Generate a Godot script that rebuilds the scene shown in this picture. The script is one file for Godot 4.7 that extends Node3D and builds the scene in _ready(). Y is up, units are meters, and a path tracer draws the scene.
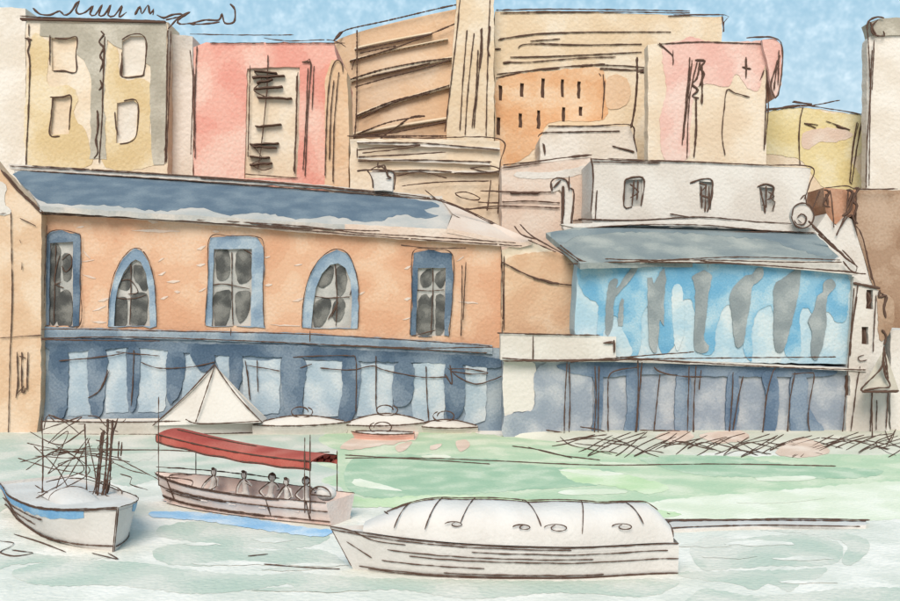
extends Node3D

# ---- measured set-up: level camera 7 m above the water, picture units are 900 x 601 ----
const F := 965.0
const CX := 450.0
const CY := 300.5
const EYE := 7.0
var rng := RandomNumberGenerator.new()
var jit := FastNoiseLite.new()
var mats := {}
var scal := []
var taken := {}
var fill := 0.70     # target picture value -> base colour

# ---------------------------------------------------------------- helpers: geometry
class MB:
	var v := PackedVector3Array()
	var n := PackedVector3Array()
	func tri(a: Vector3, b: Vector3, c: Vector3, na: Vector3, nb: Vector3, nc: Vector3):
		var g := (b - a).cross(c - a)
		if g.dot(na + nb + nc) > 0.0:
			v.append(a); v.append(c); v.append(b); n.append(na); n.append(nc); n.append(nb)
		else:
			v.append(a); v.append(b); v.append(c); n.append(na); n.append(nb); n.append(nc)
	func flat(a: Vector3, b: Vector3, c: Vector3, nn: Vector3):
		tri(a, b, c, nn, nn, nn)
	func quad(a: Vector3, b: Vector3, c: Vector3, d: Vector3, nn: Vector3):
		flat(a, b, c, nn); flat(a, c, d, nn)

func P(x: float, y: float, d: float) -> Vector3:
	return Vector3((x - CX) / F * d, EYE - (y - CY) / F * d, -d)

func W(x: float, y: float, h := 0.0) -> Vector3:          # point at height h over the water
	return P(x, y, F * (EYE - h) / (y - CY))

func V(a) -> PackedVector2Array:
	var o := PackedVector2Array()
	for i in range(0, a.size() - 1, 2): o.append(Vector2(a[i], a[i + 1]))
	return o

func rect(x0: float, y0: float, x1: float, y1: float) -> PackedVector2Array:
	return V([x0, y0, x1, y0, x1, y1, x0, y1])

func wob(p: PackedVector2Array, amp := 0.6, step := 7.0) -> PackedVector2Array:   # hand-made, slightly uneven edges
	var o := PackedVector2Array()
	for i in p.size():
		var a := p[i]
		var b := p[(i + 1) % p.size()]
		var k: int = max(1, int(a.distance_to(b) / step))
		for j in k:
			var q := a.lerp(b, float(j) / k)
			o.append(q + Vector2(jit.get_noise_2d(q.x * 9.0, q.y * 9.0), jit.get_noise_2d(q.x * 9.0 + 500.0, q.y * 9.0)) * amp * 2.0)
	return o

func curve(p: PackedVector2Array, closed: bool, step := 3.0) -> PackedVector2Array:
	var o := PackedVector2Array()
	var m := p.size()
	if m < 3 and not closed:
		var kk: int = max(1, int(p[0].distance_to(p[m - 1]) / step))
		for j in kk + 1: o.append(p[0].lerp(p[m - 1], float(j) / kk))
		return o
	for i in (m if closed else m - 1):
		var p1 := p[i]
		var p2 := p[(i + 1) % m]
		var p0 := p[(i + m - 1) % m] if closed or i > 0 else p1
		var p3 := p[(i + 2) % m] if closed or i < m - 2 else p2
		var k: int = max(1, int(p1.distance_to(p2) / step))
		for j in k: o.append(p1.cubic_interpolate(p2, p0, p3, float(j) / k))
	if not closed: o.append(p[m - 1])
	return o

func blob(a, amp := 0.8) -> PackedVector2Array:            # brush mark outline
	return wob(curve(V(a), true, 2.5), amp, 3.0)

func pieces(poly: PackedVector2Array, holes: Array) -> Array:
	var list := [poly]
	for h in holes:
		var c := Vector2.ZERO
		for q in h: c += q
		c /= h.size()
		var nxt := []
		for piece in list:
			for half in [rect(-3000, -3000, c.x, 3000), rect(c.x, -3000, 3000, 3000)]:
				for part in Geometry2D.intersect_polygons(piece, half):
					for r in Geometry2D.clip_polygons(part, h):
						if r.size() > 2: nxt.append(r)
		list = nxt
	return list

func face(mb: MB, poly: PackedVector2Array, d: float, back: float, sides := true, rear := true):
	# a slab: front at depth d, extruded straight back by `back` metres
	var idx := Geometry2D.triangulate_polygon(poly)
	for i in range(0, idx.size(), 3):
		var a := P(poly[idx[i]].x, poly[idx[i]].y, d)
		var b := P(poly[idx[i + 1]].x, poly[idx[i + 1]].y, d)
		var c := P(poly[idx[i + 2]].x, poly[idx[i + 2]].y, d)
		mb.flat(a, b, c, Vector3(0, 0, 1))
		if rear:
			var o := Vector3(0, 0, -back)
			mb.flat(a + o, b + o, c + o, Vector3(0, 0, -1))
	if not sides: return
	var cw := Geometry2D.is_polygon_clockwise(poly)        # in picture axes, y down
	for i in poly.size():
		var a := P(poly[i].x, poly[i].y, d)
		var b := P(poly[(i + 1) % poly.size()].x, poly[(i + 1) % poly.size()].y, d)
		var e := b - a
		if e.length() < 1e-5: continue
		var nn := Vector3(e.y, -e.x, 0).normalized()
		if not cw: nn = -nn
		nn = -nn if _out(poly, i, nn) else nn
		var o := Vector3(0, 0, -back)
		mb.quad(a, b, b + o, a + o, nn)

func _out(poly: PackedVector2Array, i: int, nn: Vector3) -> bool:
	var m := (poly[i] + poly[(i + 1) % poly.size()]) * 0.5
	return Geometry2D.is_point_in_polygon(m + Vector2(nn.x, -nn.y) * 0.05, poly)

func grid(mb: MB, rows: Array, inside: Vector3, closed := false):
	# rows of points -> smooth skin; normals point away from `inside`
	var R := rows.size()
	var C: int = rows[0].size()
	var nn := []
	for r in R:
		var line := PackedVector3Array()
		for c in C:
			var du: Vector3 = rows[min(r + 1, R - 1)][c] - rows[max(r - 1, 0)][c]
			var dv: Vector3
			if closed: dv = rows[r][(c + 1) % C] - rows[r][(c + C - 1) % C]
			else: dv = rows[r][min(c + 1, C - 1)] - rows[r][max(c - 1, 0)]
			var g := du.cross(dv)
			if g.length() < 1e-9: g = Vector3.UP
			g = g.normalized()
			if g.dot(rows[r][c] - inside) < 0: g = -g
			line.append(g)
		nn.append(line)
	for r in R - 1:
		for c in (C if closed else C - 1):
			var e := (c + 1) % C
			mb.tri(rows[r][c], rows[r][e], rows[r + 1][e], nn[r][c], nn[r][e], nn[r + 1][e])
			mb.tri(rows[r][c], rows[r + 1][e], rows[r + 1][c], nn[r][c], nn[r + 1][e], nn[r + 1][c])

func tube(mb: MB, p: PackedVector3Array, rad: float, facing: Vector3, dry := 0.0, taper := true):
	var m := p.size()
	if m < 2: return
	var rings := []
	var dirs := []
	var on := []
	var off := rng.randf() * 900.0
	for i in m:
		var t := (p[min(i + 1, m - 1)] - p[max(i - 1, 0)])
		if t.length() < 1e-7: t = Vector3.RIGHT
		t = t.normalized()
		var s := t.cross(facing)
		if s.length() < 0.1: s = t.cross(Vector3(0.3, 0.9, 0.2))
		s = s.normalized()
		var f := s.cross(t).normalized()
		var nz := jit.get_noise_1d(off + i * 11.0)
		var r := rad * (1.0 + 0.55 * nz + rng.randf_range(-0.28, 0.28))
		if taper and (i == 0 or i == m - 1): r *= 0.55
		rings.append([p[i] + s * r, p[i] + f * r * 0.7, p[i] - s * r, p[i] - f * r * 0.7])
		dirs.append([s, f, -s, -f])
		on.append(jit.get_noise_1d(off + 333.0 + i * 29.0) > -0.84 + dry)
	for i in m - 1:
		if not on[i]: continue
		for k in 4:
			var e := (k + 1) % 4
			mb.tri(rings[i][k], rings[i][e], rings[i + 1][e], dirs[i][k], dirs[i][e], dirs[i + 1][e])
			mb.tri(rings[i][k], rings[i + 1][e], rings[i + 1][k], dirs[i][k], dirs[i + 1][e], dirs[i + 1][k])

# ---------------------------------------------------------------- helpers: nodes
func numbered(s: String) -> String:
	if not taken.has(s):
		taken[s] = 0
		return s
	taken[s] += 1
	return "%s_%03d" % [s, taken[s]]

func thing(called: String, label: String, category: String, at := Vector3.ZERO, group := "") -> Node3D:
	var o := Node3D.new()
	o.name = numbered(called)
	add_child(o)
	o.position = at
	o.set_meta("label", label)
	o.set_meta("category", category)
	if group != "": o.set_meta("group", group)
	return o

func origin_of(n) -> Vector3:                               # things are not turned unless they are boats built in their own axes
	var o := Vector3.ZERO
	while n != self:
		o += n.position
		n = n.get_parent()
	return o

func put(mb: MB, called: String, m: Material, parent, own_axes := false) -> MeshInstance3D:
	var o := MeshInstance3D.new()
	o.name = called
	if mb.v.size() > 0:
		var lo := mb.v[0]
		var hi := mb.v[0]
		for q in mb.v:
			lo = lo.min(q); hi = hi.max(q)
		var c := (lo + hi) * 0.5
		for i in mb.v.size(): mb.v[i] -= c
		var arr := []
		arr.resize(Mesh.ARRAY_MAX)
		arr[Mesh.ARRAY_VERTEX] = mb.v
		arr[Mesh.ARRAY_NORMAL] = mb.n
		var am := ArrayMesh.new()
		am.add_surface_from_arrays(Mesh.PRIMITIVE_TRIANGLES, arr)
		o.mesh = am
		o.material_override = m
		o.position = c if own_axes else c - origin_of(parent)
		if own_axes and parent is MeshInstance3D: o.position = c - parent.position
	parent.add_child(o, true)
	return o

func wall(parent, called: String, poly: PackedVector2Array, d: float, depth: float, m: Material, holes := []) -> MeshInstance3D:
	var mb := MB.new()
	if holes.is_empty():
		face(mb, poly, d, depth)
	else:
		for q in pieces(poly, holes): face(mb, q, d, 0.4, true, false)
		var sc := (d + 0.4) / d                              # the body behind the outer skin, same outline in metres
		var inner := PackedVector2Array()
		for q in poly: inner.append(Vector2(CX + (q.x - CX) / sc, CY + (q.y - CY) / sc))
		face(mb, inner, d + 0.4, depth - 0.4)
	return put(mb, called, m, parent)

func patch(parent, called: String, poly: PackedVector2Array, d: float, lift: float, m: Material, holes := []) -> MeshInstance3D:
	var mb := MB.new()
	for q in pieces(poly, holes): face(mb, q, d - lift, lift * 0.9, true, false)
	return put(mb, called, m, parent)

func pen(parent, d: float, strokes: Array, w := 1.0, dry := 0.1, called := "pen_line"):
	for s in strokes:
		var mb := MB.new()
		var c := curve(V(s), false, 2.2)
		var p3 := PackedVector3Array()
		for i in c.size():
			var q := c[i]
			var a := 0.35
			p3.append(P(q.x + jit.get_noise_2d(q.x * 6.0, q.y * 6.0) * a, q.y + jit.get_noise_2d(q.x * 6.0 + 90.0, q.y * 6.0) * a, d))
		tube(mb, p3, 0.6 * w * d / F, Vector3(0, 0, 1), dry)
		put(mb, called, mats.ink, parent)
		if dry > 0.04 and called == "pen_line" and s.size() >= 6 and rng.randf() < 0.55:    # a restated, thinner line beside the first
			var m2 := MB.new()
			var dx := rng.randf_range(-1.6, 1.6)
			var dy := rng.randf_range(-1.6, 1.6)
			var from := int(c.size() * rng.randf_range(0.0, 0.3))
			var upto := int(c.size() * rng.randf_range(0.65, 1.0))
			var p4 := PackedVector3Array()
			for i in range(from, upto): p4.append(P(c[i].x + dx * (1.0 - float(i) / c.size() * 1.4), c[i].y + dy * (1.0 - float(i) / c.size() * 1.4), d + 0.01))
			if p4.size() > 3:
				tube(m2, p4, 0.42 * w * d / F, Vector3(0, 0, 1), dry)
				put(m2, called, mats.ink, parent)

func pen3(parent, lines: Array, rad: float, facing := Vector3(0, 0, 1), own := true, called := "pen_line", dry := 0.1):
	for l in lines:
		var mb := MB.new()
		tube(mb, finer(l), rad * 0.66, facing, dry)
		put(mb, called, mats.ink, parent, own)

func finer(l: PackedVector3Array) -> PackedVector3Array:    # bends eased, steps evened out
	var o := PackedVector3Array()
	var m := l.size()
	for i in m - 1:
		var k: int = clampi(int(l[i].distance_to(l[i + 1]) / 0.07), 1, 14)
		for j in k: o.append(l[i].cubic_interpolate(l[i + 1], l[max(0, i - 1)], l[min(m - 1, i + 2)], float(j) / k))
	o.append(l[m - 1])
	return o

func box(mb: MB, a: Vector3, b: Vector3):
	var lo := a.min(b)
	var hi := a.max(b)
	for ax in 3:
		for s in [0, 1]:
			var n := Vector3.ZERO
			n[ax] = 1.0 if s else -1.0
			var q := []
			for k in [[0, 0], [1, 0], [1, 1], [0, 1]]:
				var v := Vector3.ZERO
				v[ax] = hi[ax] if s else lo[ax]
				v[(ax + 1) % 3] = hi[(ax + 1) % 3] if k[0] else lo[(ax + 1) % 3]
				v[(ax + 2) % 3] = hi[(ax + 2) % 3] if k[1] else lo[(ax + 2) % 3]
				q.append(v)
			mb.quad(q[0], q[1], q[2], q[3], n)

# ---------------------------------------------------------------- helpers: materials
func base_colour(r: float, g: float, b: float, k: float) -> Color:
	var c := Color(r / 255.0, g / 255.0, b / 255.0).srgb_to_linear()
	return Color(c.r * k, c.g * k, c.b * k).linear_to_srgb()

func make_scalars():
	# pigment maps: soft pools with tide marks, plus the granulation of the paper
	for s in 3:
		var a := FastNoiseLite.new()
		a.seed = 11 + s * 7
		a.noise_type = FastNoiseLite.TYPE_SIMPLEX_SMOOTH
		a.frequency = 0.0075 + 0.002 * s
		a.fractal_octaves = 4
		a.fractal_gain = 0.42
		a.domain_warp_enabled = true
		a.domain_warp_amplitude = 26.0
		a.domain_warp_frequency = 0.012
		var g := FastNoiseLite.new()
		g.seed = 90 + s
		g.frequency = 0.16
		g.fractal_octaves = 3
		var da := a.get_seamless_image(640, 640).get_data()
		var dg := g.get_seamless_image(640, 640).get_data()
		var out := PackedByteArray()
		out.resize(da.size())
		for i in da.size():
			var v := da[i] / 255.0
			var t := (v - 0.5) * 0.9 + 0.36
			if v > 0.44: t += 0.13
			if v > 0.62: t += 0.14
			var e1: float = absf(v - 0.447)
			if e1 < 0.014: t += 0.2 * (1.0 - e1 / 0.014)
			var e2: float = absf(v - 0.626)
			if e2 < 0.012: t += 0.2 * (1.0 - e2 / 0.012)
			t += (dg[i] / 255.0 - 0.5) * 0.42
			out[i] = int(clampf(t, 0.0, 1.0) * 255.0)
		scal.append(out)

func wash(key: String, light: Array, dark: Array, tile: float, variant := 0, k := -1.0, rough := 0.92):
	var a := base_colour(light[0], light[1], light[2], fill if k < 0 else k)
	var b := base_colour(dark[0], dark[1], dark[2], fill if k < 0 else k)
	var bare := base_colour(240, 233, 225, fill if k < 0 else k)
	var lut := PackedByteArray()
	for i in 256:
		var c := a.lerp(b, i / 255.0)
		if i < 80: c = c.lerp(bare, 0.34 * a.srgb_to_linear().get_luminance() * (80 - i) / 80.0)
		lut.append(int(c.r * 255)); lut.append(int(c.g * 255)); lut.append(int(c.b * 255))
	var s: PackedByteArray = scal[variant % 3]
	var out := PackedByteArray()
	out.resize(s.size() * 3)
	var j := 0
	for i in s.size():
		var l: int = s[i] * 3
		out[j] = lut[l]; out[j + 1] = lut[l + 1]; out[j + 2] = lut[l + 2]
		j += 3
	var m := StandardMaterial3D.new()
	m.resource_name = key
	m.albedo_texture = ImageTexture.create_from_image(Image.create_from_data(640, 640, false, Image.FORMAT_RGB8, out))
	m.roughness = rough
	m.metallic_specular = 0.15
	m.uv1_triplanar = true
	m.uv1_world_triplanar = true
	m.uv1_scale = Vector3.ONE / tile
	m.normal_enabled = true
	m.normal_texture = mats.tooth
	m.normal_scale = 0.3
	mats[key] = m

func make_materials():
	var tn := FastNoiseLite.new()
	tn.seed = 5
	tn.noise_type = FastNoiseLite.TYPE_SIMPLEX_SMOOTH
	tn.frequency = 0.11
	tn.fractal_octaves = 3
	var ti := tn.get_seamless_image(640, 640)
	ti.convert(Image.FORMAT_RGBA8)
	ti.bump_map_to_normal_map(3.0)
	mats.tooth = ImageTexture.create_from_image(ti)
	var ink := StandardMaterial3D.new()
	ink.resource_name = "ink"
	ink.albedo_color = Color(0.36, 0.285, 0.25)
	ink.roughness = 0.95
	ink.metallic_specular = 0.1
	mats.ink = ink
	make_scalars()
	# near plane tiles ~20 m, far ones larger so that the grain keeps one size
	wash("paper", [243, 238, 231], [228, 219, 209], 19.0, 0)
	wash("paper_far", [243, 236, 227], [229, 218, 204], 30.0, 1, 0.77)
	wash("paper_boat", [244, 240, 236], [230, 224, 218], 11.0, 2, 0.69)
	wash("orange", [243, 205, 174], [228, 174, 140], 19.0, 0)
	wash("peach", [242, 216, 188], [226, 190, 156], 19.0, 1)
	wash("tan", [240, 208, 176], [224, 182, 148], 19.0, 2)
	wash("pale_peach", [243, 226, 212], [234, 208, 190], 19.0, 1)
	wash("roof_blue", [136, 151, 162], [102, 120, 137], 17.0, 2)
	wash("roof_grey", [184, 187, 180], [138, 148, 150], 17.0, 1)
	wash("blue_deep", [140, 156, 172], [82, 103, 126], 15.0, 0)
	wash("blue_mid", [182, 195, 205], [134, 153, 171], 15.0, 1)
	wash("blue_pale", [214, 224, 230], [176, 195, 209], 15.0, 2)
	wash("blue_soft", [186, 202, 214], [134, 157, 180], 13.0, 2)
	wash("roof_slate", [158, 167, 167], [124, 138, 145], 17.0, 0)
	wash("roof_light", [224, 214, 204], [188, 190, 188], 17.0, 1)
	wash("slate", [196, 201, 208], [156, 167, 182], 15.0, 2)
	wash("slate_deep", [150, 166, 184], [100, 122, 148], 15.0, 0)
	wash("sky_wall", [220, 233, 237], [180, 211, 227], 17.0, 1)
	wash("azure", [184, 216, 231], [116, 177, 213], 12.0, 0)
	wash("drip_grey", [178, 185, 186], [142, 152, 156], 12.0, 1)
	wash("pane_grey", [142, 141, 136], [84, 85, 84], 8.0, 2)
	wash("board_grey", [216, 213, 207], [188, 188, 184], 9.0, 1)
	wash("ochre", [238, 221, 190], [220, 194, 148], 28.0, 0, 0.77)
	wash("cream", [242, 227, 206], [231, 209, 182], 30.0, 1, 0.77)
	wash("stone_and_shade_grey", [206, 199, 184], [176, 169, 154], 28.0, 2, 0.77)  # stone parts, and the shade painted on the ochre block
	wash("pink", [244, 202, 186], [233, 160, 146], 28.0, 0, 0.77)
	wash("pink_pale", [242, 212, 200], [234, 184, 172], 30.0, 1, 0.77)
	wash("sand", [238, 211, 183], [224, 186, 150], 34.0, 0, 0.77)
	wash("sand_pale", [240, 224, 200], [230, 206, 174], 34.0, 2, 0.77)
	wash("rust", [239, 206, 172], [227, 174, 130], 32.0, 1, 0.77)
	wash("yellow", [238, 226, 186], [228, 208, 152], 30.0, 2, 0.77)
	wash("brown", [200, 172, 148], [164, 132, 108], 22.0, 0)
	wash("sienna", [216, 170, 142], [196, 142, 112], 22.0, 1)
	wash("red", [208, 124, 110], [182, 86, 78], 9.0, 0)
	wash("boat_blue", [172, 208, 234], [104, 166, 218], 9.0, 1)
	wash("blush", [246, 232, 224], [238, 210, 198], 10.0, 2, 0.80)
	var wk := 0.95
	wash("water", [234, 228, 219], [210, 209, 198], 17.0, 2, wk, 0.92)
	wash("water_teal", [214, 209, 198], [182, 193, 179], 17.0, 0, wk, 0.92)
	wash("water_green", [209, 214, 187], [177, 198, 167], 17.0, 1, wk, 0.92)
	wash("water_deep", [190, 203, 177], [156, 184, 156], 15.0, 2, wk, 0.92)
	wash("water_lime", [214, 222, 190], [188, 210, 166], 15.0, 0, wk, 0.92)
	wash("water_pale", [232, 230, 212], [214, 218, 194], 15.0, 1, wk, 0.92)
	wash("water_blue", [196, 212, 226], [142, 184, 218], 11.0, 1, wk, 0.92)
	wash("water_rose", [230, 208, 192], [212, 186, 168], 11.0, 1, wk, 0.92)
	wash("shore", [226, 222, 206], [206, 206, 188], 13.0, 0, wk * 0.9, 0.8)
	wash("land", [225, 215, 200], [205, 195, 178], 25.0, 0, wk, 0.9)

# ---------------------------------------------------------------- sky, light, camera
func make_air():
	var cam := Camera3D.new()
	cam.name = "camera"
	cam.position = Vector3(0, EYE, 0)
	cam.fov = rad_to_deg(2.0 * atan(300.5 / F))
	cam.near = 0.1
	cam.far = 3000.0
	add_child(cam)
	cam.current = true
	var sm := ProceduralSkyMaterial.new()
	sm.sky_top_color = Color(0.46, 0.69, 0.81)
	sm.sky_horizon_color = Color(0.83, 0.87, 0.885)
	sm.sky_curve = 0.16
	sm.ground_bottom_color = Color(0.70, 0.75, 0.72)
	sm.ground_horizon_color = Color(0.76, 0.82, 0.82)
	sm.sun_angle_max = 1.0
	var cn := FastNoiseLite.new()
	cn.seed = 21
	cn.noise_type = FastNoiseLite.TYPE_SIMPLEX_SMOOTH
	cn.frequency = 0.06
	cn.fractal_octaves = 6
	cn.fractal_gain = 0.85
	var ci := cn.get_seamless_image(4096, 2048)
	ci.convert(Image.FORMAT_RGBA8)
	ci.adjust_bcs(0.97, 1.3, 1.0)
	sm.sky_cover = ImageTexture.create_from_image(ci)
	sm.sky_cover_modulate = Color(0.62, 0.58, 0.54, 1.0)
	var sky := Sky.new()
	sky.sky_material = sm
	var env := Environment.new()
	env.background_mode = Environment.BG_SKY
	env.sky = sky
	env.background_energy_multiplier = 0.52
	env.tonemap_mode = Environment.TONE_MAPPER_LINEAR
	env.tonemap_exposure = 2.3
	env.sdfgi_enabled = true
	env.ssao_enabled = true
	env.ssil_enabled = true
	var we := WorldEnvironment.new()
	we.name = "world_environment"
	we.environment = env
	add_child(we)
	var sun := DirectionalLight3D.new()
	sun.name = "sun"
	sun.light_energy = 0.5
	sun.light_color = Color(1.0, 0.965, 0.925)
	sun.light_angular_distance = 34.0
	sun.shadow_enabled = true
	add_child(sun)
	sun.look_at_from_position(Vector3(-4, 25, 28), Vector3(0, 0, 0), Vector3.UP)

# ---------------------------------------------------------------- setting: water, land
func flat_patch(parent, called: String, poly: PackedVector2Array, y: float, m: Material):
	var mb := MB.new()
	var q2 := PackedVector2Array()
	for q in poly:
		var w := W(q.x, q.y)
		q2.append(Vector2(w.x, w.z))
	var idx := Geometry2D.triangulate_polygon(q2)
	for i in range(0, idx.size(), 3):
		var t := []
		for k in 3: t.append(Vector3(q2[idx[i + k]].x, y, q2[idx[i + k]].y))
		mb.flat(t[0], t[1], t[2], Vector3.UP)
	return put(mb, called, m, parent)

func water_lines(parent, strokes: Array, w := 1.0, y := 0.03):
	for s in strokes:
		var mb := MB.new()
		var p3 := PackedVector3Array()
		for q in curve(V(s), false, 3.0): p3.append(W(q.x, q.y, y))
		tube(mb, p3, 0.7 * w * absf(p3[0].z) / F, Vector3(0, 0.35, 1).normalized(), 0.15)
		put(mb, "ripple_line", mats.ink, parent)

func shore_edge(px: float) -> float:
	return lerpf(436.6, 455.0 + 3.0 * sin(px * 0.031), smoothstep(505.0, 620.0, px)) + jit.get_noise_1d(px * 4.0) * 1.5

func on_shore(q: Vector2, lift: float) -> Vector3:
	var edge := shore_edge(q.x)
	var t := clampf((edge - q.y) / (edge - 436.0), 0.0, 1.0)
	var w := W(q.x, q.y)
	return Vector3(w.x, maxf(0.0, -0.05 + 0.4 * t) + lift, w.z)

func shore_patch(parent, poly: PackedVector2Array):
	var mb := MB.new()
	var idx := Geometry2D.triangulate_polygon(poly)
	for i in range(0, idx.size(), 3):
		mb.flat(on_shore(poly[idx[i]], 0.015), on_shore(poly[idx[i + 1]], 0.015), on_shore(poly[idx[i + 2]], 0.015), Vector3.UP)
	put(mb, "rose_stain", mats.water_rose, parent)

func make_setting():
	var mb := MB.new()
	mb.quad(Vector3(-300, 0, 60), Vector3(300, 0, 60), Vector3(300, 0, -54), Vector3(-300, 0, -54), Vector3.UP)
	var water := put(mb, "water", mats.water, self)
	water.set_meta("kind", "structure")
	water.set_meta("label", "pale green harbour water with loose brush marks")
	var L := [
		["water_teal", [-30, 437, 30, 433, 160, 430, 330, 433, 345, 470, 345, 506, 300, 507, 230, 487, 160, 480, 125, 486, 60, 470, 20, 500, -30, 520]],
		["water_green", [333, 433, 420, 430, 505, 436, 560, 440, 640, 452, 760, 456, 960, 452, 960, 488, 850, 506, 700, 516, 600, 512, 480, 506, 400, 505, 352, 508, 326, 500, 344, 490, 322, 481, 340, 472, 316, 462, 338, 452, 320, 442]],
		["water_pale", [640, 505, 760, 492, 960, 480, 960, 512, 800, 524, 670, 526]],
		["water_teal", [690, 549, 708, 536, 735, 539, 780, 535, 820, 536, 842, 546, 838, 562, 812, 566, 770, 566, 720, 570, 700, 568]],
		["water_teal", [676, 573, 730, 571, 790, 570, 826, 568, 818, 578, 800, 584, 790, 592, 770, 584, 755, 590, 735, 584, 700, 580]],
		["water_teal", [160, 527, 200, 521, 262, 523, 300, 533, 328, 534, 326, 541, 290, 549, 212, 545, 188, 541, 160, 536]],
		["water_teal", [155, 549, 200, 543, 262, 550, 312, 549, 336, 556, 340, 566, 270, 564, 200, 566, 162, 562]],
		["water_teal", [12, 572, 60, 561, 130, 562, 200, 571, 262, 575, 300, 571, 306, 580, 270, 587, 200, 594, 120, 586, 40, 585]],
		["water_teal", [288, 572, 345, 577, 420, 579, 560, 581, 672, 579, 668, 590, 640, 597, 560, 593, 470, 599, 400, 590, 330, 592, 296, 588]],
		["water_teal", [760, 530, 850, 534, 870, 548, 850, 566, 842, 560, 846, 544, 820, 536]],
		["water_teal", [-30, 548, 20, 552, 60, 556, 110, 558, 60, 562, 10, 566, -30, 580]],
		["water_teal", [700, 590, 760, 596, 860, 588, 960, 592, 960, 620, 700, 625]],
	]
	var y := 0.003
	for e in L:
		flat_patch(water, "brush_mark", blob(e[1]), y, mats[e[0]])
		y += 0.0003
	y = 0.0085
	var L2 := [
		["water_deep", [347, 466, 372, 455, 470, 457, 540, 466, 610, 470, 622, 482, 560, 488, 500, 492, 440, 496, 372, 498, 346, 486]],
		["water_deep", [640, 458, 720, 456, 800, 466, 880, 470, 860, 478, 780, 478, 690, 474]],
		["water_lime", [343, 494, 372, 499, 440, 495, 520, 499, 600, 504, 680, 514, 640, 518, 540, 511, 450, 505, 400, 507, 348, 506]],
		["water_lime", [560, 470, 590, 469, 640, 478, 668, 487, 650, 494, 610, 486, 575, 482]],
		["water_teal", [-30, 462, 20, 452, 60, 440, 150, 436, 156, 455, 120, 466, 60, 478, 10, 496, -30, 505]],
	]
	for e in L2:
		flat_patch(water, "brush_mark", blob(e[1]), y, mats[e[0]])
		y += 0.0003
	y = 0.011
	for e in [[353, 481, 360, 479, 400, 490, 395, 491, 356, 486], [420, 456, 446, 455, 450, 458, 424, 458], [560, 491, 600, 489, 626, 491, 618, 494, 566, 495],
			[755, 478, 800, 476, 816, 478, 800, 481, 758, 481], [558, 470, 600, 471, 624, 474, 596, 476], [736, 503, 790, 499, 826, 498, 786, 503], [600, 462, 640, 465, 610, 466]]:
		flat_patch(water, "brush_mark", blob(e, 0.3), y, mats.water_pale)
	rng.seed = 71
	for k in 16:
		var sx := rng.randf_range(150, 850)
		var sy := rng.randf_range(526, 597)
		var sl := rng.randf_range(30, 120)
		var sh := rng.randf_range(1.2, 3.4)
		var st := []
		for i in 7: st.append_array([sx + sl * i / 6.0, sy + rng.randf_range(-0.8, 0.8) - sh * sin(PI * (i + 0.4) / 7.0)])
		for i in 7: st.append_array([sx + sl * (6 - i) / 6.0 + 3.0, sy + rng.randf_range(-0.8, 0.8) + sh * 0.6 * sin(PI * (i + 0.4) / 7.0)])
		flat_patch(water, "brush_mark", wob(V(st), 0.5, 4.0), 0.012 + k * 0.0001, mats.water if k % 3 else mats.water_teal)
	for e in [[395, 447, 402, 444, 412, 442, 406, 450, 398, 452], [430, 446, 442, 444, 438, 449, 430, 450], [456, 442, 466, 440, 470, 446, 460, 452]]:
		flat_patch(water, "brush_mark", blob(e, 0.3), 0.0185, mats.water_rose)
	flat_patch(water, "brush_mark", blob([358, 437, 400, 433, 416, 430, 414, 440, 380, 446, 356, 450, 340, 448]), 0.017, mats.water_rose)
	flat_patch(water, "brush_mark", blob([150, 513, 180, 512, 240, 517, 300, 527, 332, 531, 318, 537, 260, 530, 200, 521, 158, 518]), 0.018, mats.water_blue)
	water_lines(water, [[345, 458, 420, 458, 500, 461, 600, 465, 720, 464, 836, 466], [345, 455, 430, 460, 490, 464], [55, 452, 160, 450, 250, 455, 330, 452],
		[0, 541, 14, 543, 8, 548, 0, 552, 14, 556, 33, 553, 20, 551, 12, 550], [14, 534, 40, 542, 66, 552], [92, 553, 104, 556, 118, 559, 108, 553], [248, 556, 268, 554], [264, 564, 300, 567, 340, 569],
		[512, 446, 540, 450, 572, 458], [528, 447, 560, 455, 600, 460], [667, 513, 670, 514]], 0.8)
	mb = MB.new()
	mb.quad(Vector3(-300, 0.32, -52.2), Vector3(300, 0.32, -52.2), Vector3(300, 0.32, -900), Vector3(-300, 0.32, -900), Vector3.UP)
	mb.quad(Vector3(-300, -0.5, -52.2), Vector3(300, -0.5, -52.2), Vector3(300, 0.32, -52.2), Vector3(-300, 0.32, -52.2), Vector3(0, 0, 1))
	put(mb, "ground", mats.land, self).set_meta("kind", "structure")
	# low shore in front of the blue hall, cross-hatched
	mb = MB.new()
	var rows := []
	for i in 41:
		var px := 512.0 + i * 10.6
		var line := PackedVector3Array()
		for j in 5:
			var t := j / 4.0
			var edge := shore_edge(px)
			var w := W(px, lerpf(edge, 436.0, t))
			w.y = -0.05 + 0.4 * t
			line.append(Vector3(w.x, w.y, w.z))
		rows.append(line)
	grid(mb, rows, Vector3(20, -500, -45))
	var shore := put(mb, "shore", mats.shore, self)
	shore.set_meta("kind", "structure")
	shore.set_meta("label", "low pale shore with cross-hatched stones below the blue hall")
	for e in [[775, 453, 800, 442, 830, 452, 800, 458], [655, 442, 680, 436, 694, 442, 676, 446], [700, 440, 740, 437, 748, 443, 716, 446]]:
		shore_patch(shore, blob(e, 0.4))
	var hatch := []
	rng.seed = 44
	var x := 556.0
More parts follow.
